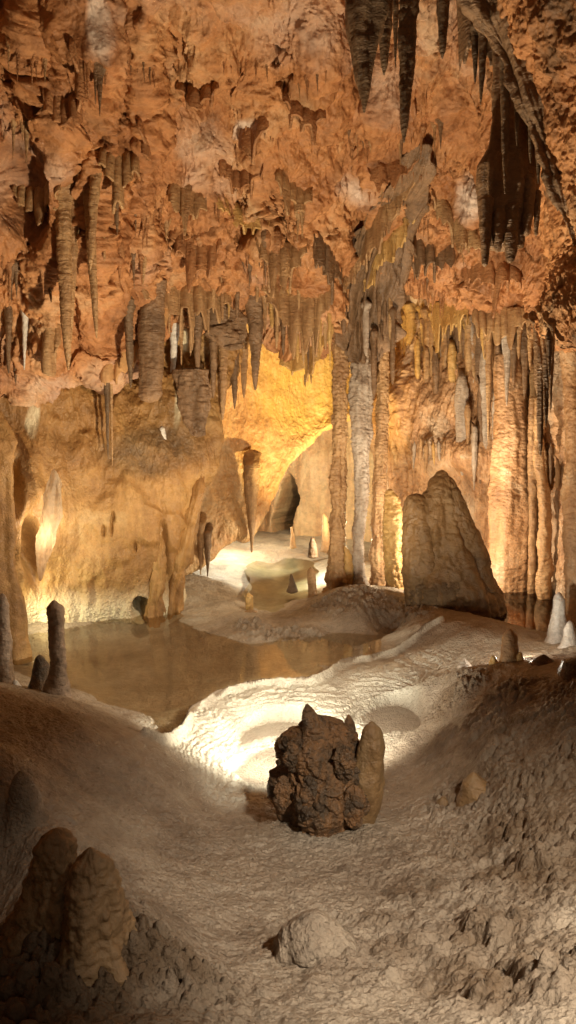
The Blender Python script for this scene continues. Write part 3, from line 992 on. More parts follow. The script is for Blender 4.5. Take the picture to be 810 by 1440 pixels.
# ---- hanging brown block with fingers
blk = bpy.data.objects.new('drapery_block', None)
COL.objects.link(blk)
blk.location = at(712, 150, 3.75)
tag(blk, 'bulky brown hanging block ending in blunt fingers beside the close overhang', 'drapery')
loft('body', [(20, 690, 745), (90, 693, 752), (160, 696, 752), (205, 690, 753), (232, 678, 756), (262, 673, 757), (300, 674, 752), (330, 678, 742), (348, 684, 736)], 3.75, M['stal_brown'], parent=blk,
     dr=.55, seg=56, n=80, flute=.28, kfl=8, namp=.1, rough=.006)
for px, a, b, w in ((684, 280, 372, 17), (702, 300, 352, 18), (720, 290, 366, 22), (742, 250, 328, 20), (756, 270, 330, 9)):
    loft('finger', interp_rows(a, b, px, px - 2, w, lambda t: 1.0 if t < .5 else max(.2, 1 - 1.3 * (t - .5) ** 1.4)), 3.68, M['stal_brown'], parent=blk, seg=22, n=34, flute=.15, rings=0.12)
for px, a, b, w, lb in ((710, 60, 272, 15, 'long thin brown stalactite hanging in front of the brown fingered block'), (746, 90, 230, 13, 'thin dark stalactite over the shoulder of the brown fingered block'),
                        (727, 60, 205, 11, 'thin brown stalactite close along the middle of the fingered block'), (757, 150, 258, 12, 'dark stalactite between the fingered block and the close overhang'),
                        (784, 225, 297, 12, 'short dark spike at the lower edge of the close overhang')):
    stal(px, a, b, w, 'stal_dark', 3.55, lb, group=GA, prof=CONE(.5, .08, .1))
# dark draperies along the edge of the overhang
def curtain(name, A, B, YA, YB, mat, label, cat='drapery', group=None, folds=3, famp=.04, thick=.03, nu=60, nv=30, jag=0.0):
    SEED[0] += 1
    A_ = catmull(np.array([at(p[0], p[1], YA[0] + (YA[1] - YA[0]) * i / (len(A) - 1)) for i, p in enumerate(A)]), nu, 0)
    B_ = catmull(np.array([at(p[0], p[1], YB[0] + (YB[1] - YB[0]) * i / (len(B) - 1)) for i, p in enumerate(B)]), nu, 0)
    t = np.linspace(0, 1, nv)[:, None, None]
    if jag:
        e = fbm(np.stack([np.linspace(0, 6, nu), np.zeros(nu), np.full(nu, SEED[0] * .7)], -1), 1.5, 3)
        B_ = B_ + (B_ - A_) * (jag * e)[:, None]
    S = A_[None] * (1 - t) + B_[None] * t
    u = np.linspace(0, 1, nu)[None, :]
    fold = famp * np.sin(u * folds * 2 * math.pi + SEED[0]) * (.3 + .7 * np.linspace(0, 1, nv)[:, None])
    S = S + np.array([0, 1, 0]) * fold[..., None]
    f = S.reshape(-1, 3)
    dd = (.012 * fbm(f, 7, 3, off=SEED[0], sc3=(1, 1, .3)) + .004 * fbm(f, 26, 3, off=SEED[0])).reshape(nv, nu)
    nrm = grid_normals(S)
    th = thick * (1 - .45 * np.linspace(0, 1, nv)[:, None]) * (1 - np.abs(2 * u - 1) ** 6 * .9)
    Fr = S + nrm * (th / 2 + dd)[..., None]
    Bk = S - nrm * (th / 2 - dd)[..., None]
    ring = np.concatenate([Fr, Bk[:, ::-1]], 1)
    ring = np.concatenate([ring.mean(1, keepdims=True)[:1] * 0 + np.concatenate([(Fr[:1] + Bk[:1]) / 2, ((Fr[:1] + Bk[:1]) / 2)[:, ::-1]], 1), ring,
                           np.concatenate([(Fr[-1:] + Bk[-1:]) / 2, ((Fr[-1:] + Bk[-1:]) / 2)[:, ::-1]], 1)], 0)
    o = A_[nu // 2]
    ob = link(name, grid_mesh(name, ring - o, M[mat], close_u=True))
    ob.location = o
    return tag(ob, label, cat, group)


def drapery(line, drops, mat, label, group=None, Y=None, back=.05, folds=3, famp=.045, thick=.05, drip=.5, nu=110, nv=40):
    '''a sheet hanging straight down from a line on the rock, its lower rim frayed into drips'''
    SEED[0] += 1
    A = []
    for i, (px, py) in enumerate(line):
        h = hit(px, py)
        yy = h[1] if (h is not None and Y is None) else (Y[0] + (Y[1] - Y[0]) * i / (len(line) - 1))
        A.append(np.append(at(px, py, yy), drops[i] * yy / F))
    A = catmull(np.array(A), nu, 0)
    k = np.ones(9) / 9
    A[:, 1] = np.convolve(np.pad(A[:, 1], 4, 'edge'), k, 'valid')
    uu = np.stack([np.linspace(0, 1, nu) * np.linalg.norm(A[-1, :3] - A[0, :3]), np.zeros(nu), np.full(nu, SEED[0] * .77)], -1)
    e = fbm(uu, 5, 2) * .5 + drip * np.clip(fbm(uu, 20, 2, off=3) + .05, 0, 1) ** 1.4 * 2.6
    L_ = A[:, 3] * (.75 + e) * (.12 + .88 * np.sin(np.pi * np.linspace(.03, .97, nu)) ** .6)
    t = np.linspace(0, 1, nv)
    S = A[None, :, :3] * np.ones((nv, 1, 1))
    S = S.copy()
    S[:, :, 2] += .06 - t[:, None] * (L_ + .06)[None]
    S[:, :, 1] += back * (1 - t[:, None]) ** 3 - .005
    u = np.linspace(0, 1, nu)[None]
    ph = u * folds * 11 + SEED[0] + 1.5 * fbm(uu, 3, 2, off=8)[None]
    S[:, :, 1] += famp * np.sin(ph) * (.2 + .8 * t[:, None])
    S[:, :, 0] += .4 * famp * np.cos(ph) * t[:, None]
    f = S.reshape(-1, 3)
    dd = (.016 * fbm(f, 8, 3, off=SEED[0], sc3=(1, 1, .25)) + .006 * fbm(f, 28, 3, off=SEED[0], sc3=(1, 1, .5))).reshape(nv, nu)
    nrm = grid_normals(S)
    th = thick * (1 - .6 * t[:, None]) * (1 - np.abs(2 * u - 1) ** 8 * .9)
    Fr = S + nrm * (th / 2 + dd)[..., None]
    Bk = S - nrm * (th / 2 - dd)[..., None]
    mid = (Fr + Bk) / 2
    ring = np.concatenate([Fr, Bk[:, ::-1]], 1)
    cap = lambda r: np.concatenate([mid[r:r + 1] if r == 0 else mid[-1:], (mid[:1] if r == 0 else mid[-1:])[:, ::-1]], 1)
    ring = np.concatenate([cap(0), ring, cap(-1)], 0)
    o = A[nu // 2, :3]
    ob = link('drapery', grid_mesh('drapery', ring - o, M[mat], close_u=True))
    ob.location = o
    return tag(ob, label, 'drapery', group)


GD = 'draperies hanging from the cave roof'
loft('drapery', [(-90, 640, 760), (-20, 650, 735), (30, 668, 738), (80, 693, 752), (130, 716, 768), (180, 738, 784), (230, 756, 800), (280, 775, 812), (320, 794, 818), (345, 804, 814)], 3.5, M['stal_brown'],
     'dark brown folded drapery curving along the edge of the close overhang', 'drapery', GD, dr=.6, seg=110, n=190, flute=.4, kfl=7, namp=.3, rough=.014, lump=.03)
curtain('drapery', [(640, -60), (690, -20), (720, 20)], [(648, 90), (668, 60), (700, 130)], (3.9, 3.8), (3.95, 3.85), 'stal_brown', 'short brown sheet drapery at the root of the fingered block', group=GD, folds=2, jag=.3)

# ---- diagonal draperies and tangle above the columns
for line, drops, mt, lb, kw in (
    ([(588, 232), (560, 268), (530, 305), (505, 345), (484, 390)], (34, 44, 46, 46, 50), 'stal', 'broad tan drapery running slantwise down to the three columns', dict(folds=3)),
    ([(585, 285), (560, 320), (535, 350), (512, 395)], (26, 34, 36, 44), 'stal_gold', 'narrow honey drapery parallel below the broad slanting one', dict(folds=3)),
    ([(606, 268), (632, 296), (656, 322), (684, 345)], (34, 34, 30, 26), 'stal', 'tan drapery slanting toward the brown fingered block', dict(folds=2)),
    ([(516, 238), (555, 228), (600, 205)], (26, 30, 22), 'roof', 'reddish drapery fold above the broad slanting one', dict(folds=2)),
    ([(138, 528), (160, 508), (190, 480), (215, 452), (238, 425)], (26, 34, 34, 34, 30), 'apron', 'orange drapery slanting under the orange dome beside the ribbed block', dict(folds=3)),
    ([(58, 470), (70, 462), (84, 470)], (100, 82, 50), 'stal', 'ear-shaped tan drapery beneath the long paired stalactites', dict(folds=1, drip=.15)),
    ([(338, 190), (356, 178), (376, 160)], (42, 48, 40), 'roof', 'small cup-shaped reddish drapery alone on the open roof', dict(folds=1, drip=.1)),
    ([(395, 508), (420, 500), (445, 478), (468, 452)], (28, 30, 34, 40), 'stal_gold', 'curved golden lip drapery over the glowing yellow vault', dict(folds=2)),
    ([(196, 170), (204, 195), (207, 215)], (36, 30, 22), 'roof', 'thin upright reddish blade on the open roof below the pale splash', dict(folds=1, drip=.1)),
    ([(100, 60), (112, 85), (122, 110)], (40, 44, 34), 'roof', 'dark-lined reddish drapery high on the roof under the pale splash', dict(folds=1)),
    ([(236, 262), (262, 262), (290, 285)], (40, 50, 26), 'stal', 'frayed tan drapery in the fissure of the open roof', dict(folds=2, drip=.8)),
    ([(300, 275), (340, 300), (380, 312)], (16, 22, 18), 'stal_gold', 'pale frayed drapery along the yellowish fissure', dict(folds=2, drip=.9)),
    ([(200, 400), (240, 412), (285, 405), (325, 415)], (30, 36, 40, 34), 'stal', 'pale frayed lip drapery above the ribbed block and the brown pair', dict(folds=4, drip=1.0)),
    ([(370, 400), (400, 412), (440, 418), (470, 400)], (40, 52, 46, 40), 'stal', 'frayed tan lip drapery between the stout stalactite and the columns', dict(folds=4, drip=1.0)),
    ([(560, 425), (610, 430), (660, 432)], (34, 40, 36), 'stal_gold', 'frayed golden lip drapery at the head of the curtain', dict(folds=5, drip=1.0)),
    ([(664, 436), (705, 440), (745, 442)], (30, 36, 18), 'stal', 'frayed tan lip drapery at the head of the curtain, beside the golden one', dict(folds=5, drip=1.0)),
    ([(60, 130), (90, 140), (120, 128)], (30, 44, 30), 'roof', 'frayed reddish drapery high on the roof near the dark edge', dict(folds=3, drip=1.0)),
    ([(140, 215), (165, 225), (195, 222)], (26, 38, 26), 'stal', 'frayed tan drapery above the ribbon stalactite', dict(folds=3, drip=1.0)),
    ([(310, 225), (335, 240), (372, 232)], (24, 36, 28), 'roof', 'frayed reddish drapery below the cup-shaped one', dict(folds=3, drip=1.0)),
    ([(390, 240), (415, 262), (440, 268)], (30, 42, 26), 'stal', 'frayed tan drapery beside the pale patch on the roof', dict(folds=3, drip=1.0)),
    ([(240, 330), (275, 345), (310, 338)], (26, 36, 30), 'roof', 'frayed reddish drapery between the two long roof fissures', dict(folds=3, drip=1.0)),
    ([(360, 335), (395, 350), (430, 345)], (34, 44, 30), 'stal', 'frayed tan drapery on the roof over the yellow vault, well above the lip', dict(folds=3, drip=1.0)),
    ([(440, 330), (462, 352), (480, 378)], (40, 44, 36), 'stal_brown', 'frayed brown drapery alongside the broad slanting one', dict(folds=2, drip=.9)),
    ([(575, 335), (605, 345), (640, 352)], (30, 40, 30), 'stal_brown', 'frayed brown drapery in the dark hollow above the curtain', dict(folds=3, drip=1.0)),
    ([(650, 380), (690, 372), (735, 385)], (22, 30, 24), 'roof', 'frayed reddish drapery on the roof below the fingered block', dict(folds=3, drip=1.0)),
    ([(250, 120), (280, 128), (305, 118)], (22, 30, 20), 'roof', 'small frayed reddish drapery on the middle of the open roof', dict(folds=2, drip=1.0)),
    ([(400, 130), (425, 150), (455, 158)], (24, 34, 24), 'roof', 'small frayed reddish drapery between the open roof and the dark stalactites', dict(folds=2, drip=1.0)),
    ([(20, 265), (50, 270), (85, 262)], (26, 34, 26), 'stal', 'frayed tan drapery above the slanting brown stalactite', dict(folds=3, drip=.8)),
):
    drapery(line, drops, mt, lb, GD, **kw)

# ---- the stalactites one can tell apart on the ochre wall's fringe
GL = 'stalactites of the fringe over the ochre wall'
for px, a, b, w, mt, ln, lb in (
    (88, 265, 520, 26, 'stal', 8, 'long ringed tan stalactite, longest of the cluster over the ear-shaped drapery'),
    (58, 280, 425, 16, 'stal_brown', 14, 'slanting brown stalactite at the outer side of the long ringed one'),
    (105, 280, 500, 15, 'stal', -8, 'slim tan stalactite close beside the long ringed one'),
    (124, 262, 475, 18, 'stal', 12, 'tapering tan stalactite with a fine point over the orange dome'),
    (135, 235, 380, 16, 'stal', -8, 'tan ribbon stalactite on the dark hollow beside the long ringed one'),
    (145, 300, 368, 8, 'stal', 2, 'short thin tan stalactite beside the ribbon one'),
    (163, 270, 330, 9, 'stal_brown', 2, 'short brown spike hanging from the orange roof bulge'),
    (35, 440, 520, 9, 'white', -1, 'bright white stalactite against brown rock by the dark edge'),
    (12, 420, 525, 12, 'stal_brown', 0, 'brown stalactite at the dark edge beside the bright white one'),
    (22, 470, 540, 8, 'stal_brown', 0, 'thin brown stalactite between the bright white one and the dark edge'),
    (213, 415, 562, 36, 'stal_brown', -2, None),
    (180, 430, 545, 16, 'stal_dark', 4, 'dark brown stalactite close beside the ribbed block'),
    (150, 520, 645, 9, 'stal_dark', 2, 'black thin stalactite alone on the ochre wall'),
    (156, 530, 655, 5, 'stal', 2, 'hair-thin tan stalactite beside the black thin one'),
    (246, 455, 545, 14, 'white', -4, 'white-streaked stalactite between the ribbed block and the thin brown pair'),
    (255, 430, 520, 8, 'stal', 0, 'thin tan stalactite over the white-streaked one'),
    (268, 420, 500, 8, 'stal', 0, 'straight thin tan stalactite, outer one of the brown pair'),
    (278, 430, 545, 16, 'stal_brown', 0, 'thick brown stalactite of the pair by the ribbed block'),
    (300, 455, 560, 14, 'stal_brown', 0, 'brown stalactite at the near edge of the ribbed golden cascade'),
    (315, 460, 590, 16, 'stal', -2, 'ribbed tan stalactite, longest of the golden cascade'),
    (330, 465, 575, 14, 'stal_brown', 0, 'ribbed brown stalactite in the middle of the golden cascade'),
    (343, 480, 560, 12, 'stal', 0, 'ribbed tan stalactite at the far edge of the golden cascade'),
    (359, 420, 548, 26, 'stal_brown', 0, 'stout smooth brown stalactite between the golden cascade and the yellow vault'),
    (228, 620, 665, 9, 'white', 2, 'small pale spike under the dark ledge on the ochre wall'),
    (205, 350, 400, 8, 'stal', -4, 'small tan drip above the ribbed block'),
    (238, 400, 470, 9, 'stal', 0, 'tan drip between the ribbed block and the white streak'),
    (292, 420, 470, 8, 'stal', 1, 'small tan drip over the brown pair'),
):
    if lb is None:
        continue
    stal(px, a, b, w, mt, None, lb, lean=ln, group=GL, prof=CONE(random.uniform(.45, .8), .1, .35), rings=0.18)
loft('ribbed_block', [(395, 200, 236), (420, 197, 232), (470, 194, 231), (520, 194, 229), (555, 195, 226), (563, 200, 222)], 6.5, M['stal_brown'], 'square-ended brown block with ribbed surface over the ochre wall', 'flowstone', GL,
     dr=.6, seg=48, n=70, flute=.1, rings=0.18, rough=.008)
loft('leaning_slab', [(425, 300, 330), (445, 290, 350), (470, 292, 352), (490, 312, 338)], 7.1, M['stal_brown'], 'angular brown slab wedged above the ribbed golden cascade', 'rock', dr=.35, seg=70, n=60, rough=.01, namp=.2, crag=.035, cs=.16)
loft('leaning_slab', [(520, 248, 296), (545, 246, 300), (580, 250, 296), (612, 268, 290)], 7.12, M['stal_brown'], 'cracked reddish slab with whitish edge under the brown pair of stalactites', 'rock', dr=.3, seg=70, n=60, rough=.01, namp=.2, crag=.03, cs=.14)

for rows_, Y, lb in (([(600, 284, 288, 7.6), (640, 274, 290, 7.4), (700, 258, 284, 7.15), (760, 242, 270), (820, 230, 258), (868, 220, 256), (890, 214, 260)], 7.12, 'outer fluted buttress at the corner of the ochre wall, next to the shelf'),
                     ([(640, 230, 233, 7.3), (690, 225, 236, 7.05), (750, 216, 236, 6.97), (810, 212, 232), (850, 206, 228), (885, 200, 232)], 6.95, 'narrower fluted buttress beside the small black hole in the ochre wall')):
    loft('buttress', rows_, Y, M['ochre'], lb, 'flowstone', 'buttresses of the ochre wall', dr=.8, seg=70, n=150, flute=.4, kfl=7, namp=.25, rough=.012)

# ---- three columns
def part_rows(rows):
    return rows


GC3 = 'tall columns on the gravelly mound'
YC = 7.7
loft('column', [(300, 486, 512), (360, 474, 494), (420, 470, 488), (500, 468, 487), (560, 467, 486), (640, 466, 486), (700, 466, 487), (760, 465, 484), (800, 463, 483), (822, 458, 490), (836, 448, 500)], 7.6, M['stal'],
     'brown ringed column bordering the yellow vault, lowest part golden', 'column', GC3, dr=.9, seg=56, n=150, rings=0.3, namp=.3, flute=.3, pop=.012)
loft('column', [(330, 505, 535), (420, 494, 522), (465, 495, 520), (540, 490, 524), (600, 496, 522), (640, 499, 519), (700, 499, 517), (760, 497, 513), (800, 494, 516), (828, 486, 524), (842, 472, 536)], 7.65, M['stal_grey'],
     'whitish grey column in the middle of the three', 'column', GC3, dr=.9, seg=56, n=150, rings=0.25, namp=.32, flute=.32, pop=.012)
loft('column', [(330, 535, 560), (420, 524, 548), (500, 526, 546), (560, 530, 546), (650, 526, 544), (720, 523, 543), (780, 522, 543), (812, 520, 546), (832, 512, 556)], 7.75, M['stal'],
     'plain brown column of the three, beside the golden knobbly stalagmite', 'column', GC3, dr=.9, seg=56, n=150, rings=0.25, namp=.3, flute=.3, pop=.01)
loft('drapery', [(205, 585, 606, 5.9), (235, 566, 606, 6.05), (270, 545, 600, 6.35), (305, 522, 590, 6.65), (340, 502, 576, 6.95), (375, 486, 566, 7.2), (410, 476, 560, 7.4), (450, 474, 553, 7.5), (485, 480, 546, 7.55), (510, 492, 534, 7.6)], 7.5, M['stal_brown'],
     'great brown fluted drapery mass from which the three columns descend', 'drapery', GD, dr=.3, seg=150, n=220, flute=.6, kfl=22, namp=.08, rough=.006)
# thin ones over and among them
GT = 'thin stalactites among the three columns'
for px, a, b, w, mt, lb in ((533, 365, 455, 8, 'stal_brown', 'rust brown rod hanging between the grey and the plain column'), (556, 350, 420, 6, 'stal_brown', 'thin rust rod beyond the plain brown column'),
                            (515, 430, 500, 11, 'stal_grey', 'pale grey rod against the upper grey column'), (483, 400, 470, 11, 'stal_brown', 'reddish rod over the top of the ringed column'),
                            (541, 400, 470, 6, 'stal_brown', 'dark thin rod in front of the plain column top'), (552, 440, 540, 9, 'stal_brown', 'brown rod hugging the outer side of the plain column'),
                            (526, 470, 560, 9, 'stal_brown', 'dark brown rod beside the lower grey column'), (549, 380, 480, 7, 'stal', 'tan rod just beyond the plain column')):
    stal(px, a, b, w, mt, 7.35, lb, group=GT, prof=ROD(), rings=0.15)
loft('stalagmite', [(770, 482, 489), (785, 482, 496), (810, 481, 498), (830, 481, 498)], 7.6, M['stal_gold'], 'short flat-topped tan stalagmite between the ringed and the grey column', 'stalagmite', dr=.9, seg=30, n=40, rings=0.15)
loft('stalagmite', [(690, 544, 553), (700, 542, 561), (730, 541, 567), (760, 540, 571), (790, 541, 568), (830, 541, 569), (850, 541, 568), (872, 536, 576)], 7.3, M['stal_gold'],
     'tall knobbly golden stalagmite beside the dark cone boulder', 'stalagmite', dr=.9, seg=60, n=110, pop=.02, namp=.2, rings=0.12)

# ---- cone boulder
bl = bpy.data.objects.new('cone_boulder', None)
COL.objects.link(bl)
bl.location = at(635, 880, 6.75)
tag(bl, 'big dark brown cone-shaped boulder stalagmite between the columns and the dark pool', 'stalagmite')
loft('body', [(664, 614, 630), (672, 608, 638), (686, 602, 646), (700, 590, 652), (720, 582, 658), (750, 574, 668), (780, 570, 680), (810, 568, 692), (835, 568, 703), (870, 572, 710)], 6.78, M['boulder'], parent=bl,
     dr=.7, seg=160, n=230, namp=.13, nfreq=5, rough=.007, lump=.06, crag=.012, cs=.3, flute=.22, kfl=7)
loft('shoulder', [(697, 572, 600), (705, 568, 612), (730, 566, 622), (770, 566, 632), (820, 566, 640), (860, 570, 640)], 6.73, M['boulder'], 'flat-topped shoulder leaning on the cone', parent=bl,
     dr=.6, seg=110, n=140, namp=.12, rough=.007, lump=.04, crag=.01, cs=.22, flute=.2)
loft('shoulder', [(690, 634, 646), (712, 632, 658), (745, 640, 672), (790, 650, 690), (830, 655, 702)], 6.68, M['boulder'], parent=bl, dr=.7, seg=80, n=120, namp=.14, rough=.008, crag=.02, cs=.2)
loft('base', [(812, 572, 690), (820, 567, 698), (845, 566, 706), (870, 568, 712), (895, 572, 716)], 6.74, M['boulder_base'], 'darker undercut skirt below a horizontal crack', parent=bl, dr=.74, seg=170, n=60, namp=.12, rough=.012, lump=.04, crag=.03, cs=.2)

# ---- right-hand flowstone columns
GR = 'columns along the fluted wall'
loft('column', [(500, 690, 730), (550, 697, 738), (620, 697, 742), (700, 692, 744), (760, 690, 744), (795, 690, 744), (815, 692, 740), (838, 688, 742)], 7.75, M['rightwall'],
     'thick rough flowstone column with scaly ribs behind the dark pool', 'column', GR, dr=.7, seg=80, n=150, rings=0.24, namp=.1, flute=.2, rough=.016)
loft('column', [(560, 744, 754), (640, 742, 756), (730, 744, 754), (760, 743, 754), (838, 742, 752)], 7.55, M['stal'], 'thin tan column next to the thick scaly one', 'column', GR, dr=.9, seg=30, n=90, namp=.2, rings=0.15)
loft('column', [(560, 752, 768), (640, 750, 764), (715, 758, 776), (740, 757, 775), (780, 756, 776), (842, 754, 776)], 7.3, M['stal'], 'lumpy tan column between the thin one and the brown pillar', 'column', GR, dr=.9, seg=36, n=100, namp=.22, rings=0.18)
loft('column', [(440, 784, 818), (480, 786, 812), (560, 793, 815), (620, 796, 822), (700, 790, 830), (780, 796, 835), (850, 794, 840), (900, 790, 845), (960, 780, 850)], 5.6, M['rightwall'],
     'knotty brown pillar at the edge, closest column to the white stalagmites', 'column', GR, dr=.9, seg=56, n=130, namp=.18, rings=0.21, rough=.012)

# ---- stalactite curtain on the fluted wall
CUR = [(568, 440, 560, 12, 'stal_gold'), (580, 430, 545, 17, 'stal_gold'), (594, 432, 530, 9, 'stal_gold'), (603, 436, 600, 13, 'stal'), (614, 440, 560, 12, 'stal_gold'), (612, 480, 604, 9, 'stal_brown'),
       (627, 438, 540, 14, 'stal'), (636, 470, 585, 13, 'stal_gold'), (646, 440, 540, 12, 'stal_brown'), (650, 510, 668, 16, 'stal_grey'), (661, 445, 560, 12, 'stal'), (672, 442, 600, 14, 'stal_brown'),
       (680, 440, 505, 11, 'stal_gold'), (684, 470, 640, 15, 'stal_grey'), (694, 446, 520, 9, 'stal'), (700, 460, 610, 13, 'stal_brown'), (706, 445, 500, 8, 'stal_grey'), (714, 448, 570, 12, 'stal_grey'),
       (722, 444, 540, 10, 'stal_brown'), (731, 445, 505, 7, 'stal'), (737, 455, 560, 10, 'stal_brown'), (746, 450, 520, 8, 'stal'), (755, 448, 560, 10, 'stal_brown'), (764, 440, 500, 9, 'stal'),
       (772, 460, 530, 9, 'stal_brown'), (658, 560, 640, 8, 'stal'), (668, 590, 690, 9, 'stal_grey'), (718, 560, 650, 10, 'stal_brown'), (729, 540, 640, 8, 'stal'), (587, 470, 540, 7, 'stal_gold')]
CUR += [(572, 445, 610, 9, 'stal_gold'), (590, 450, 590, 8, 'stal'), (600, 470, 640, 9, 'stal'), (619, 450, 630, 10, 'stal_brown'), (632, 500, 650, 10, 'stal'), (641, 455, 620, 9, 'stal_brown'),
        (655, 450, 600, 9, 'stal_brown'), (666, 450, 650, 11, 'stal'), (677, 520, 690, 10, 'stal_brown'), (689, 450, 560, 8, 'stal_brown'), (697, 540, 680, 9, 'stal_grey'), (709, 470, 640, 10, 'stal_brown'),
        (717, 470, 700, 9, 'stal_brown'), (725, 470, 610, 9, 'stal_grey'), (734, 520, 680, 10, 'stal_grey'), (741, 470, 640, 9, 'stal_brown'), (750, 500, 620, 10, 'stal'), (759, 470, 640, 9, 'stal_brown'),
        (768, 470, 600, 10, 'stal_brown'), (776, 450, 580, 8, 'stal'), (606, 436, 500, 6, 'stal_gold'), (623, 440, 500, 6, 'stal'), (689, 446, 490, 6, 'stal'), (710, 446, 495, 6, 'stal_gold')]
CUR += [(x_, 440 + (k_ * 7) % 12, 555 + (k_ * 37) % 90, 7 + (k_ * 5) % 4, ('stal_gold', 'stal', 'stal_brown', 'stal_grey')[(k_ * 3 + k_ // 4) % 4]) for k_, x_ in enumerate(range(576, 690, 8))]
LOWF = [(583, 620, 660, 7, 'stal_grey'), (592, 615, 650, 6, 'stal'), (600, 618, 668, 7, 'stal'), (609, 620, 655, 6, 'stal_gold'), (617, 620, 648, 6, 'stal_grey'), (625, 618, 642, 6, 'stal'),
        (735, 600, 690, 9, 'stal_brown'), (745, 620, 700, 8, 'stal'), (756, 610, 660, 8, 'stal_brown'), (766, 625, 700, 8, 'stal'), (775, 620, 680, 7, 'stal_brown'), (784, 640, 720, 8, 'stal')]
TONE = {'roof': 'reddish', 'stal': 'tan', 'stal_brown': 'brown', 'stal_gold': 'golden', 'stal_grey': 'grey', 'stal_dark': 'dark', 'white': 'white'}
ORD = ['first', 'second', 'third', 'fourth', 'fifth', 'sixth', 'seventh', 'eighth', 'ninth', 'tenth', 'eleventh', 'twelfth', 'thirteenth', 'fourteenth', 'fifteenth', 'sixteenth', 'seventeenth',
       'eighteenth', 'nineteenth', 'twentieth', 'twenty-first', 'twenty-second', 'twenty-third', 'twenty-fourth', 'twenty-fifth', 'twenty-sixth', 'twenty-seventh', 'twenty-eighth', 'twenty-ninth', 'thirtieth',
       'thirty-first', 'thirty-second', 'thirty-third', 'thirty-fourth', 'thirty-fifth', 'thirty-sixth']


def series(lst, where, group, Y=None, rev=False, prof=None, dY=0.0, wmul=1.0):
    lst = sorted(lst, key=lambda q: -q[0] if rev else q[0])
    by = {}
    for q in lst:
        long_ = q[2] - q[1]
        size = 'long' if long_ > 110 else ('short' if long_ < 45 else ('thick' if q[3] > 12 else 'slim'))
        key = f'{size} {TONE[q[4]]}'
        by.setdefault(key, []).append(q)
    for key, qs in by.items():
        for i, (px, a, b, w, mt) in enumerate(qs):
            w = w * wmul
            if len(qs) == 1:
                lb = f'only {key} stalactite {where[0]}'
            else:
                lb = f'{key} stalactite {where[0]}, {ORD[i]} such from {where[1]}'
            YY = Y
            if dY:
                h = hit(px, a)
                YY = (h[1] if h is not None else 7.5) - (dY * .95 if a > 455 else .0)
            pf = prof or random.choice((CONE(.5, .12, .4), CONE(.7, .1, .5), ROD(.5, .2)))
            if dY and a > 455:
                pf = (lambda q: (lambda t: min(1, .08 + t / .25) * q(max(t, .12))))(pf)
            stal(px, a, b, w, mt, YY, lb, lean=random.uniform(-2, 2), group=group, sink=.02 if prof else .06, prof=pf, rings=.1, flute=.2, ytop=(dY + .08 if a > 455 else .08) if dY else None)


series(CUR, ('in the curtain on the fluted wall', 'the columns'), 'stalactites of the curtain on the fluted wall', dY=.2, wmul=1.25)
series(LOWF, ('in the low fringe on the fluted wall', 'the columns'), 'low fringe of stalactites on the fluted wall', dY=.1)
LIP = [(300, 400, 440, 7, 'stal'), (312, 395, 450, 8, 'stal'), (322, 410, 448, 6, 'stal_gold'), (334, 405, 455, 8, 'stal_brown'), (372, 415, 470, 8, 'stal'), (381, 420, 462, 7, 'stal_gold'), (390, 425, 490, 9, 'stal'),
       (399, 430, 500, 9, 'stal_brown'), (408, 440, 498, 8, 'stal'), (417, 440, 510, 8, 'stal_gold'), (425, 450, 512, 8, 'stal'), (433, 445, 520, 7, 'stal_brown'), (441, 455, 515, 7, 'stal'), (449, 440, 500, 8, 'stal_gold'),
       (457, 440, 492, 7, 'stal'), (463, 430, 515, 7, 'stal_gold'), (436, 500, 540, 4, 'stal_dark'), (428, 515, 545, 4, 'stal_dark'), (405, 400, 440, 6, 'stal_gold'), (420, 395, 435, 6, 'stal'), (362, 395, 425, 6, 'stal')]
series(LIP, ('on the lip over the yellow vault', 'the ochre wall'), 'stalactites of the roof lip over the yellow vault')

# hanging tips of the apron
for px, a, b, w, lb in ((282, 730, 808, 14, 'tan tip hanging from the apron close to the ochre wall'), (292, 745, 810, 13, 'dark brown tip hanging beside the tan one under the apron'), (354, 640, 776, 26, 'stout tip hanging alone from the apron over the pale pool'),
                        (240, 800, 845, 16, 'broad stub at the foot of the ochre wall corner')):
    stal(px, a, b, w, 'stal' if px != 292 else 'stal_brown', 8.6 if px < 300 else 8.9, lb, group='tips hanging from the orange apron', prof=lambda t: max(.12, (1 - t) ** .7), ytop=.2)

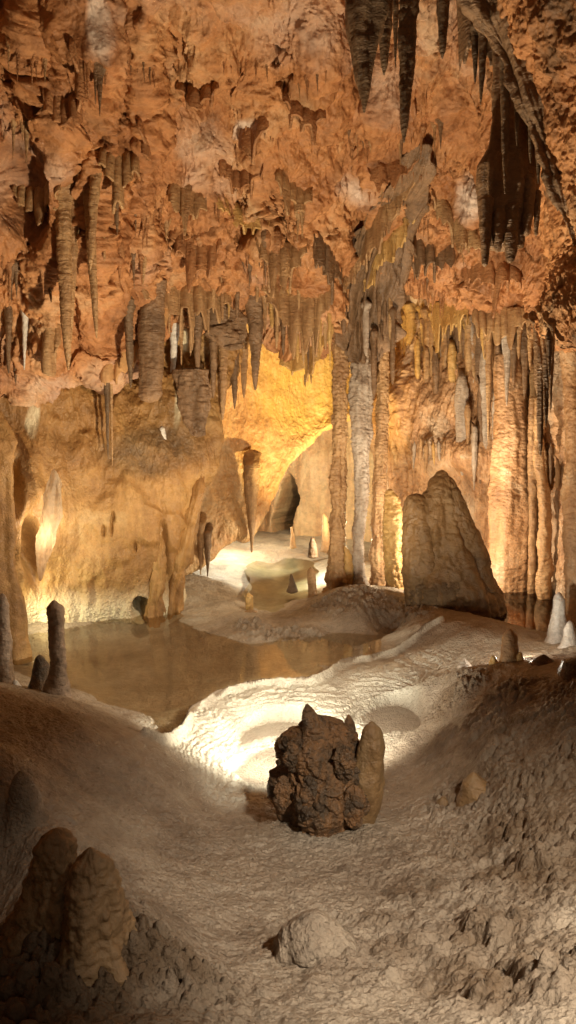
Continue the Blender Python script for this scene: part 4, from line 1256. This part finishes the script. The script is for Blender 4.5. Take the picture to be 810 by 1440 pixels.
# ---- stalactites over the open roof
zones = [
    ('on the roof above the ochre wall', 'the dark edge', (40, 250, 60, 240), 16),
    ('on the roof above the ribbed block', 'the dark edge', (150, 300, 240, 390), 18),
    ('on the middle of the open roof', 'the ochre wall', (250, 450, 60, 230), 18),
    ('on the roof above the golden cascade', 'the ochre wall', (300, 470, 240, 400), 26),
    ('in the tangle above the columns', 'the yellow vault', (560, 640, 190, 340), 22),
    ('on the roof close above the curtain', 'the columns', (560, 770, 345, 425), 22),
    ('above the bright white stalactite', 'the dark edge', (2, 60, 60, 420), 14),
    ('over the slanting draperies', 'the columns', (440, 560, 170, 330), 14),
]
DRIP = lambda p, fl: (lambda t: (1 - t) ** p * .9 + .08 + fl * max(0, 1 - t / .3) ** 2)
for where, ref, (x0, x1, y0, y1), n in zones:
    lst = []
    while len(lst) < n:
        # a crack in the roof: drips hang along it, longest in its middle
        m = min(random.randint(3, 7), n - len(lst))
        ax, ay = random.uniform(x0, x1), random.uniform(y0, y1)
        sl = random.uniform(-.5, .6)
        step = random.uniform(6, 13)
        big = random.choice((22, 32, 44, 64))
        for i in range(m):
            px = ax + (i - m / 2) * step * random.uniform(.7, 1.3)
            if not (x0 - 12 < px < x1 + 12):
                px = random.uniform(x0, x1)
            ln = big * random.uniform(.45, 1.15)
            w = min(12, max(3.6, ln * random.uniform(.1, .2)))
            lst.append((px, ay + (px - ax) * sl + random.uniform(-4, 4), 0, w, random.choice(('roof', 'roof', 'roof', 'stal', 'stal_brown'))))
            lst[-1] = lst[-1][:2] + (lst[-1][1] + ln,) + lst[-1][3:]
    series(lst, (where, ref), 'small stalactites ' + where, prof=DRIP(1.1, .9))

# ------------------------------------------------------------------ STALAGMITES AND ROCKS ON THE FLOOR
loft('stalagmite', [(849, 70, 82), (853, 66, 89), (866, 66, 90), (900, 68, 90), (930, 70, 92), (950, 68, 94), (972, 60, 98), (1000, 52, 108)], 4.15, M['stal_bank'],
     'round-topped post-like stalagmite on the bank of the wide brown pool', 'stalagmite', dr=.9, seg=56, n=90, namp=.1, rings=0.15, rough=.004)
loft('stalagmite', [(838, -2, 8), (850, -6, 12), (900, -6, 16), (930, -8, 19), (965, -12, 22), (990, -20, 28)], 4.4, M['stal_bank'], 'pale stalagmite at the dark edge beyond the post-like one', 'stalagmite', dr=.9, seg=44, n=70, namp=.14, rings=0.15)
loft('stalagmite', [(958, 18, 25), (966, 15, 30), (980, 12, 33)], 4.2, M['white'], 'tiny white nub between the two stalagmites on the bank', 'stalagmite', dr=.9, seg=26, n=24)
loft('fallen_rock', [(925, 50, 62), (940, 45, 70), (958, 42, 72), (975, 40, 75)], 4.35, M['darkrock'], 'dark rock lying against the post-like stalagmite', 'rock', dr=.8, seg=40, n=36, rough=.012)
for rows_, Y, mt, lb in (
    ([(835, 347, 352), (838, 345, 356), (862, 345, 357), (868, 340, 362)], 6.9, 'stal_gold', 'golden stub standing on a clump of popcorn by the far pool'),
    ([(800, 434, 440), (803, 432, 444), (838, 433, 446), (846, 430, 450)], 7.35, 'stal', 'tan stub on the mound beside the far pool'),
    ([(808, 408, 411), (820, 406, 415), (832, 402, 419)], 7.6, 'stal_dark', 'small dark cone standing in the shallow far pool'),
    ([(742, 408, 412), (752, 409, 414), (770, 407, 417)], 9.9, 'stal', 'tiny tan post at the mouth of the dark passage'),
    ([(757, 437, 441), (765, 434, 445), (783, 432, 448)], 8.8, 'stal_brown', 'small tan cone on the shore below the pale fluted wall'),
    ([(724, 453, 458), (730, 452, 462), (765, 452, 464), (775, 450, 468)], 9.6, 'stal', 'slim pale stub close by the ringed column'),
):
    loft('stalagmite', rows_, Y, M[mt], lb, 'stalagmite', 'little stalagmites around the far pool', dr=.9, seg=28, n=36, rings=0.12, namp=.14)
loft('popcorn_clump', [(860, 344, 362), (872, 340, 366), (884, 338, 368), (892, 340, 366)], 6.8, M['popcorn'], 'round clump of popcorn calcite carrying the golden stub', 'calcite clump', dr=.9, seg=90, n=60, pop=.018, namp=.1)
# white stalagmites by the dark pool and brown stubs on the brink
for rows_, Y, mt, lb in (
    ([(836, 781, 790), (842, 779, 794), (870, 777, 795), (890, 772, 800), (908, 764, 806)], 5.35, 'white', 'taller white stalagmite beside the dark pool'),
    ([(876, 797, 806), (884, 794, 810), (905, 790, 816), (925, 775, 830), (940, 765, 840)], 5.0, 'white', 'squat white stalagmite in front of the taller white one'),
    ([(888, 712, 722), (893, 708, 726), (910, 706, 728), (930, 703, 731), (948, 700, 735)], 4.5, 'stal', 'blunt orange-brown stub on the brink of the popcorn slope'),
    ([(918, 729, 734), (924, 727, 736), (942, 726, 738)], 4.45, 'stal_gold', 'small pale peg beside the blunt orange-brown stub'),
    ([(924, 690, 697), (932, 687, 701), (948, 684, 704)], 4.5, 'stal_gold', 'little golden nub on the outer side of the blunt stub'),
    ([(928, 650, 656), (934, 645, 662), (948, 640, 668)], 4.7, 'stal_grey', 'flat pale lump where the white flow meets the popcorn slope'),
):
    loft('stalagmite', rows_, Y, M[mt], lb, 'stalagmite', 'stalagmites by the dark pool', dr=.9, seg=40, n=46, rings=0.12, namp=.14, rough=.004)
loft('fallen_rock', [(925, 755, 775), (935, 742, 790), (955, 735, 798), (975, 735, 800)], 4.3, M['darkrock'], 'dark craggy lump on the brink beside the blunt stub', 'rock', dr=.7, seg=64, n=50, rough=.02, namp=.2)
loft('fallen_rock', [(930, 795, 830), (950, 788, 840), (985, 790, 850), (1015, 795, 850)], 3.9, M['darkrock'], 'smooth dark rock at the top of the popcorn slope by the edge', 'rock', dr=.8, seg=56, n=50, rough=.008, namp=.15)

# ---- craggy dark rock in front of the lit terrace
rk = bpy.data.objects.new('craggy_rock', None)
COL.objects.link(rk)
RY = 3.3
rk.location = at(455, 1160, RY)
tag(rk, 'dark craggy rock with a jagged top standing before the bright terrace', 'rock')
loft('body', [(1012, 425, 478), (1022, 420, 490), (1035, 400, 503), (1050, 390, 512), (1075, 386, 520), (1100, 380, 532), (1125, 378, 538), (1145, 384, 532), (1170, 396, 522), (1200, 392, 526)], RY, M['darkrock'], parent=rk,
     dr=.75, seg=220, n=240, namp=.12, rough=.014, lump=.02, fz=1.0, flute=.2, crag=.05, cs=.2)
loft('pinnacle', [(990, 430, 434), (998, 427, 441), (1012, 425, 455), (1035, 422, 470)], RY - .06, M['darkrock'], 'sharp pointed peak', parent=rk, dr=.7, seg=60, n=60, rough=.008, namp=.15, crag=.012, cs=.05)
loft('pinnacle', [(1006, 488, 492), (1014, 484, 499), (1035, 482, 503), (1060, 480, 506)], RY + .02, M['darkrock'], 'small black spike', parent=rk, dr=.8, seg=36, n=36, rough=.01)
loft('spire', [(1018, 518, 528), (1026, 511, 537), (1050, 502, 543), (1080, 497, 544), (1105, 494, 542), (1130, 492, 538), (1165, 490, 530)], RY - .04, M['boulder'], 'smooth tan leaning spire', parent=rk, dr=.8, seg=64, n=80, namp=.14, rough=.006, flute=.12)
for a, b, c, d in ((400, 1045, 420, 1085), (470, 1050, 500, 1100), (420, 1095, 455, 1150), (480, 1110, 515, 1160), (384, 1095, 412, 1140)):
    loft('ledge', [(b, a + 6, c - 6), ((b + d) / 2 - 6, a, c), ((b + d) / 2 + 8, a + 1, c - 2), (d, a + 8, c - 8)], RY - .15, M['darkrock'], parent=rk, dr=.6, seg=80, n=70, rough=.01, namp=.2, crag=.02, cs=.06)

# ---- knobs standing out of the floor
for rows_, mt, lb, kw in (
    ([(1292, 424, 458), (1302, 408, 474), (1318, 396, 490), (1338, 384, 504), (1362, 368, 520)], 'ground', 'grey round-headed knob at the bottom of the bare slope', dict(rough=.012, crag=.012, cs=.06)),
    ([(1092, 658, 674), (1100, 651, 686), (1115, 646, 698), (1140, 636, 716)], 'boulder', 'brown lump with an orange cheek at the foot of the popcorn slope', dict(rough=.012)),
    ([(1125, 617, 630), (1132, 612, 638), (1148, 614, 642)], 'boulder', 'small brown pebble-like rock on the bare slope', dict(rough=.008)),
    ([(1090, 22, 40), (1105, 16, 48), (1140, 6, 60), (1170, -10, 76)], 'ground', 'brown knob in the face of the shaded bank', dict(rough=.01)),
    ([(1172, 68, 92), (1188, 54, 108), (1235, 42, 116), (1290, 30, 126), (1350, 6, 146)], 'popcorn', 'taller lumpy stalagmite in the shaded corner, crusted with popcorn', dict(pop=.011, rough=.012, flute=.3)),
    ([(1200, 116, 138), (1214, 106, 152), (1255, 96, 162), (1310, 86, 178), (1368, 58, 206)], 'popcorn', 'shorter lumpy stalagmite beside the taller one in the shaded corner', dict(pop=.011, rough=.012, flute=.3)),
):
    q = ghit((rows_[-2][1] + rows_[-2][2]) / 2, rows_[-2][0])
    loft('stalagmite' if 'stalagmite' in lb else 'fallen_rock', rows_, q[1], M[mt], lb, 'stalagmite' if 'stalagmite' in lb else 'rock', dr=.85, seg=80, n=70, namp=.14, **kw)

# ---- pillar at the far edge and the glowing flake
loft('flowstone_pillar', [(530, -70, -25), (580, -60, 10), (620, -46, 34), (680, -40, 28), (740, -40, 22), (800, -40, 22), (860, -40, 40), (930, -50, 44)], 5.6, M['ochre'], 'ochre flowstone pillar at the edge hiding the lamp by the glowing flake', 'flowstone',
     dr=.35, seg=64, n=110, namp=.12, flute=.2, rough=.012)
loft('drapery', [(662, 72, 78), (678, 64, 90), (700, 58, 88), (730, 54, 84), (765, 50, 76), (795, 52, 66), (816, 55, 59)], 6.0, M['flake'], 'glowing pale drapery flake lit from behind the pillar', 'drapery', GD, dr=.25, seg=60, n=90, flute=.3, kfl=6, namp=.3, rough=.006)

# ------------------------------------------------------------------ LIGHTS
WARM = (1.0, .80, .55)


def spot(name, loc, target, energy, color=WARM, size=120, blend=.5, radius=.05):
    l = bpy.data.lights.new(name, 'SPOT')
    l.energy = energy
    l.color = color
    l.spot_size = math.radians(size)
    l.spot_blend = blend
    l.shadow_soft_size = radius
    o = bpy.data.objects.new(name, l)
    COL.objects.link(o)
    o.location = loc
    o.rotation_euler = (Vector(target) - Vector(loc)).to_track_quat('-Z', 'Y').to_euler()
    return o


def point(name, loc, energy, color=WARM, radius=.05):
    l = bpy.data.lights.new(name, 'POINT')
    l.energy = energy
    l.color = color
    l.shadow_soft_size = radius
    o = bpy.data.objects.new(name, l)
    COL.objects.link(o)
    o.location = loc
    return o


# behind the craggy rock: floods the terrace, the pool, the walls and the roof
spot('lamp_terrace', at(440, 1030, 3.75), at(400, 930, 5.5), 50, (1, .93, .76), 156, .5, .06)
spot('lamp_roof', at(470, 1045, 3.8), at(380, 250, 6.0), 390, (1, .78, .5), 125, .8, .04)
# behind the blunt stub on the brink
point('lamp_brink', at(719, 915, 4.72), 5, (1, .88, .7), .03)
spot('lamp_columns', at(480, 1050, 3.8), at(498, 700, 7.7), 150, (1, .84, .6), 27, .7, .04)
# behind the apron, over the far shore
point('lamp_shelf', at(330, 708, 10.0), 45, (1, .95, .75), .05)
# behind the columns, for the vault
spot('lamp_vault', at(505, 745, 8.2), at(420, 540, 9.7), 150, (1, .74, .27), 95, .6, .05)
point('lamp_back', at(506, 740, 8.3), 22, (1, .8, .5), .04)
spot('lamp_pool', at(507, 742, 8.42), at(392, 812, 8.8), 60, (1, .95, .75), 80, .7, .04)
spot('lamp_niche', at(507, 715, 8.45), at(440, 670, 11.9), 130, (1, .8, .48), 80, .7, .04)
# behind the boulder
point('lamp_curtain', at(640, 768, 7.1), 38, (1, .84, .6), .06)
spot('lamp_curtain_up', at(615, 722, 7.0), at(690, 500, 8.0), 60, (1, .8, .54), 100, .6, .05)
# behind the flake and the pillar
point('lamp_flake', at(69, 745, 6.19), 5, (1, .9, .7), .015)
spot('lamp_foot', at(15, 850, 6.1), at(150, 850, 6.7), 14, (1, .9, .55), 120, .7, .05)
# behind the hanging block, toward the ochre wall and the pool
spot('lamp_wall', at(712, 210, 4.5), at(230, 880, 5.8), 250, (1, .84, .6), 62, .8, .08)
# over the walkway
spot('lamp_walk', (1.1, .3, 2.6), (.42, 2.4, -.1), 330, (1, .88, .71), 52, 1.0, .08)
point('front_fill_light', (.5, -1.4, 2.4), 9, (1, .82, .6), .3)  # soft frontal fill added to brighten the view, not a lamp of the cave

w = bpy.data.worlds.new("World")
sc.world = w
w.use_nodes = True
bg = w.node_tree.nodes['Background']
bg.inputs[0].default_value = (1, .8, .6, 1)
bg.inputs[1].default_value = .03

sc.view_settings.view_transform = 'Standard'
sc.view_settings.look = 'None'
sc.view_settings.exposure = 0.95
sc.view_settings.gamma = 1
sc.render.engine = 'CYCLES'
sc.cycles.max_bounces = 8
sc.cycles.diffuse_bounces = 2
sc.cycles.transparent_max_bounces = 8
sc.cycles.use_denoising = True
sc.cycles.caustics_reflective = False
sc.cycles.caustics_refractive = False
